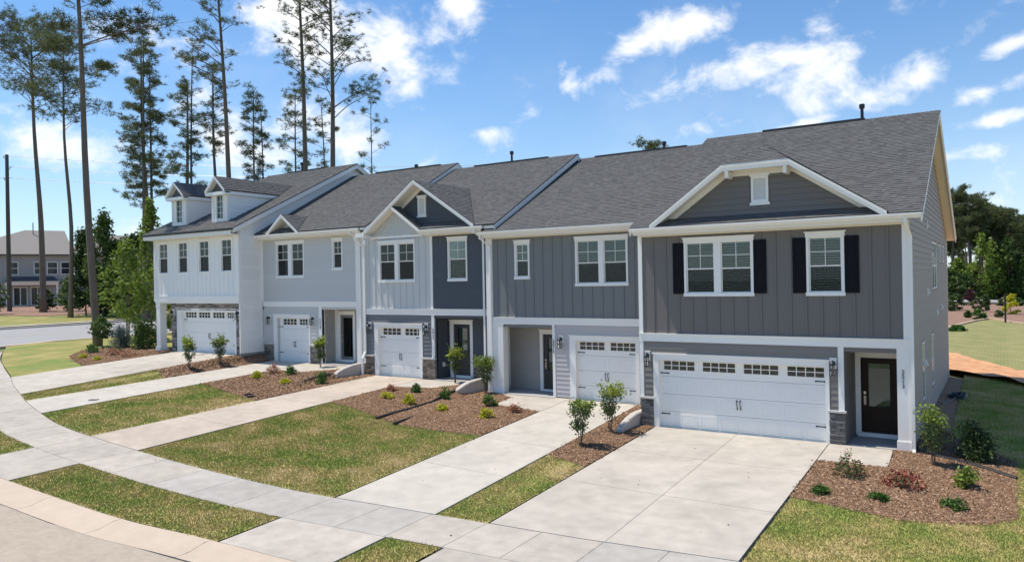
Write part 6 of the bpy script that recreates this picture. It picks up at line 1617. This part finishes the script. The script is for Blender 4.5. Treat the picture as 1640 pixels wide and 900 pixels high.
T2, t2, rf2 = far_block('long grey apartment building mostly hidden behind the leafy trees', U(108)*1.19, U(262)*1.19, D_*1.22, zb_, ZZ(417)+1.0, ZZ(383)+1.5,
  [(U(a)*1.19, U(b)*1.19, ZZ(444)+.6, ZZ(427)+.75) for a, b in ((118,127),(150,160),(196,206),(226,236))]+[(U(a)*1.19, U(b)*1.19, ZZ(493), ZZ(478)) for a, b in ((116,126),(196,208))], ridge=(U(112)*1.19, U(250)*1.19))

def pole(x, y, zt, r, label, arms=(), lean=0., name='utility_pole', cat='utility pole'):
    zb = H(x, y); t = thing(name, label, cat, (x, y, zb), None)
    m = MB(); m.tube([(x, y, zb-.1), (x+lean, y, zt)], [r, r*.7], 10); m.build('pole', POLE, t)
    pts = []
    for z, s in arms:
        k = MB(); k.tube([(x-.02, y, z-.05), (x-s*.35, y-s*.2, z+.06), (x-s*.38, y-s*.2, z+.28)], .05, 6); k.lathe((x-s*.38, y-s*.2, z+.24), [(.0,.0),(.08,.0),(.08,.12),(.0,.14)], 8); k.build('insulator', mat('grey insulator', (.3,.3,.3), .4), t)
        pts.append((x-s*.38, y-s*.2, z+.36))
    return t, pts
def wire(a, b, sag, label, group):
    P = []
    for i in range(21):
        f = i/20; P.append((a[0]+(b[0]-a[0])*f, a[1]+(b[1]-a[1])*f, a[2]+(b[2]-a[2])*f-sag*4*f*(1-f)))
    m = MB(); m.tube(P, .028, 4, cap=False); m.build('power_line', mat('aluminium cable', (.45,.45,.45), .4), None, label, 'cable', group=group, at=tuple(P[0]))
xl, yl = -108.1, 24.0
zt = 22.7
pl, ptl = pole(xl, yl, zt, .30, 'wooden utility pole with three insulators at the left frame edge', [(zt-.5, 1), (zt-2.0, -1), (zt-3.4, 1)])
xr_, yr_ = dirpt(1618, 150)
zt2 = CAMP[2]+(434-343)/FPX*150
pr, ptr_ = pole(xr_, yr_-2, zt2, .24, 'wooden utility pole standing against the right-hand wood', [(zt2-.2, 1), (zt2-1.7, 1), (zt2-3.2, 1)])
GW = 'overhead power lines left of the homes'
for i, lb in enumerate(('highest of the power lines running from the left pole behind the homes', 'middle power line running from the left pole behind the homes', 'lowest power line running from the left pole behind the homes')):
    wire(ptl[i], (-38, 62, zt-3.2-1.2*i), 1.2, lb, GW); 
wire((-150, 0, zt-5), ptl[2], 1.0, 'sagging power line leaving the left frame edge', GW)
for i, lb in enumerate(('highest power line at the right-hand pole', 'middle power line at the right-hand pole', 'lowest power line at the right-hand pole')):
    wire((ptr_[i][0]-46, ptr_[i][1]+8, ptr_[i][2]+.6), (ptr_[i][0]+40, ptr_[i][1]-8, ptr_[i][2]-1.5), .8, lb, 'overhead power lines at the right')
x, y = dirpt(1609, 74.5)
t = thing('marker_post', 'dark upright stake at the far edge of the seeded field', 'post', (x, y, H(x, y)))
m = MB(); m.tube([(x, y, H(x, y)-.1), (x, y, H(x, y)+3.0)], .09, 8); m.build('stake', mat('dark stained wood', (.03,.025,.02), .8), t)

# small site details
x, y = -26.22, -7.51; z = H(x, y)+.052
t = thing('cleanout_cover', 'round grey metal cover set in the blue grey home driveway', 'manhole cover', (x, y, z))
m = MB(); m.lathe((x, y, z), [(.19,-.01), (.19,.008), (.17,.012), (.165,.004), (.0,.006)], 20); m.build('lid', mat('grey cast iron', (.16,.155,.15), .7, noise=.1, nscale=8), t)
P = []
for i in range(90):
    a = i*.36; r = .34+.05*math.sin(i*.9)+.02*math.sin(i*2.3); P.append((.62+r*.8*math.cos(a), 10.9+r*1.5*math.sin(a), H(.6, 10.9)+.07+i*.0016))
P += [(.40,9.6,H(.4,9.6)+.06), (.25,8.6,H(.3,8.6)+.06), (.12,8.2,H(.1,8.2)+.2)]
m = MB(); m.tube(P, .022, 6); m.build('garden_hose', mat('dark blue green hose', (.02,.045,.06), .4), None, 'dark hose coiled on the mulch beside the charcoal home side wall', 'hose', at=P[0])
for (x, y), lb in (((-22.07,-3.85), 'left one of two short black pipe stubs at the front edge of the bed'), ((-21.66,-4.0), 'right one of two short black pipe stubs at the front edge of the bed')):
    z = H(x, y)+.05; m = MB(); m.tube([(x-.02,y-.18,z+.02), (x,y,z+.03), (x+.02,y+.2,z-.02)], .055, 10, cap=False); m.tube([(x-.015,y-.14,z+.02), (x,y,z+.03)], .042, 10)
    m.build('drain_outlet', BLACKP, None, lb, 'drain pipe', group='short black drain outlets at the bed edge', at=(x, y, z))
gl = np.random.default_rng(77); Q = []
for (x0_, x1_, y0_, y1_, n) in ((-7.0,-2.1,-8.3,-.3,11), (-11.1,-8.5,-9,1.2,7), (-21,-18.5,-9.5,1.5,6), (-18,-6,-11.2,-9.9,5), (-28,-25.7,-8.5,1.5,6)):
    for k in range(n):
        x, y = gl.uniform(x0_, x1_), gl.uniform(y0_, y1_); Q.append((x, y, H(x, y)+.062))
V = leaves(np.array(Q), .032, .2, gl)
np_mesh('leaf_litter', V, np.arange(len(V)).reshape(-1, 4), mat('dry brown leaves', (.13,.085,.05), .9), 'a few dry brown leaves blown onto the driveways', 'leaf litter')
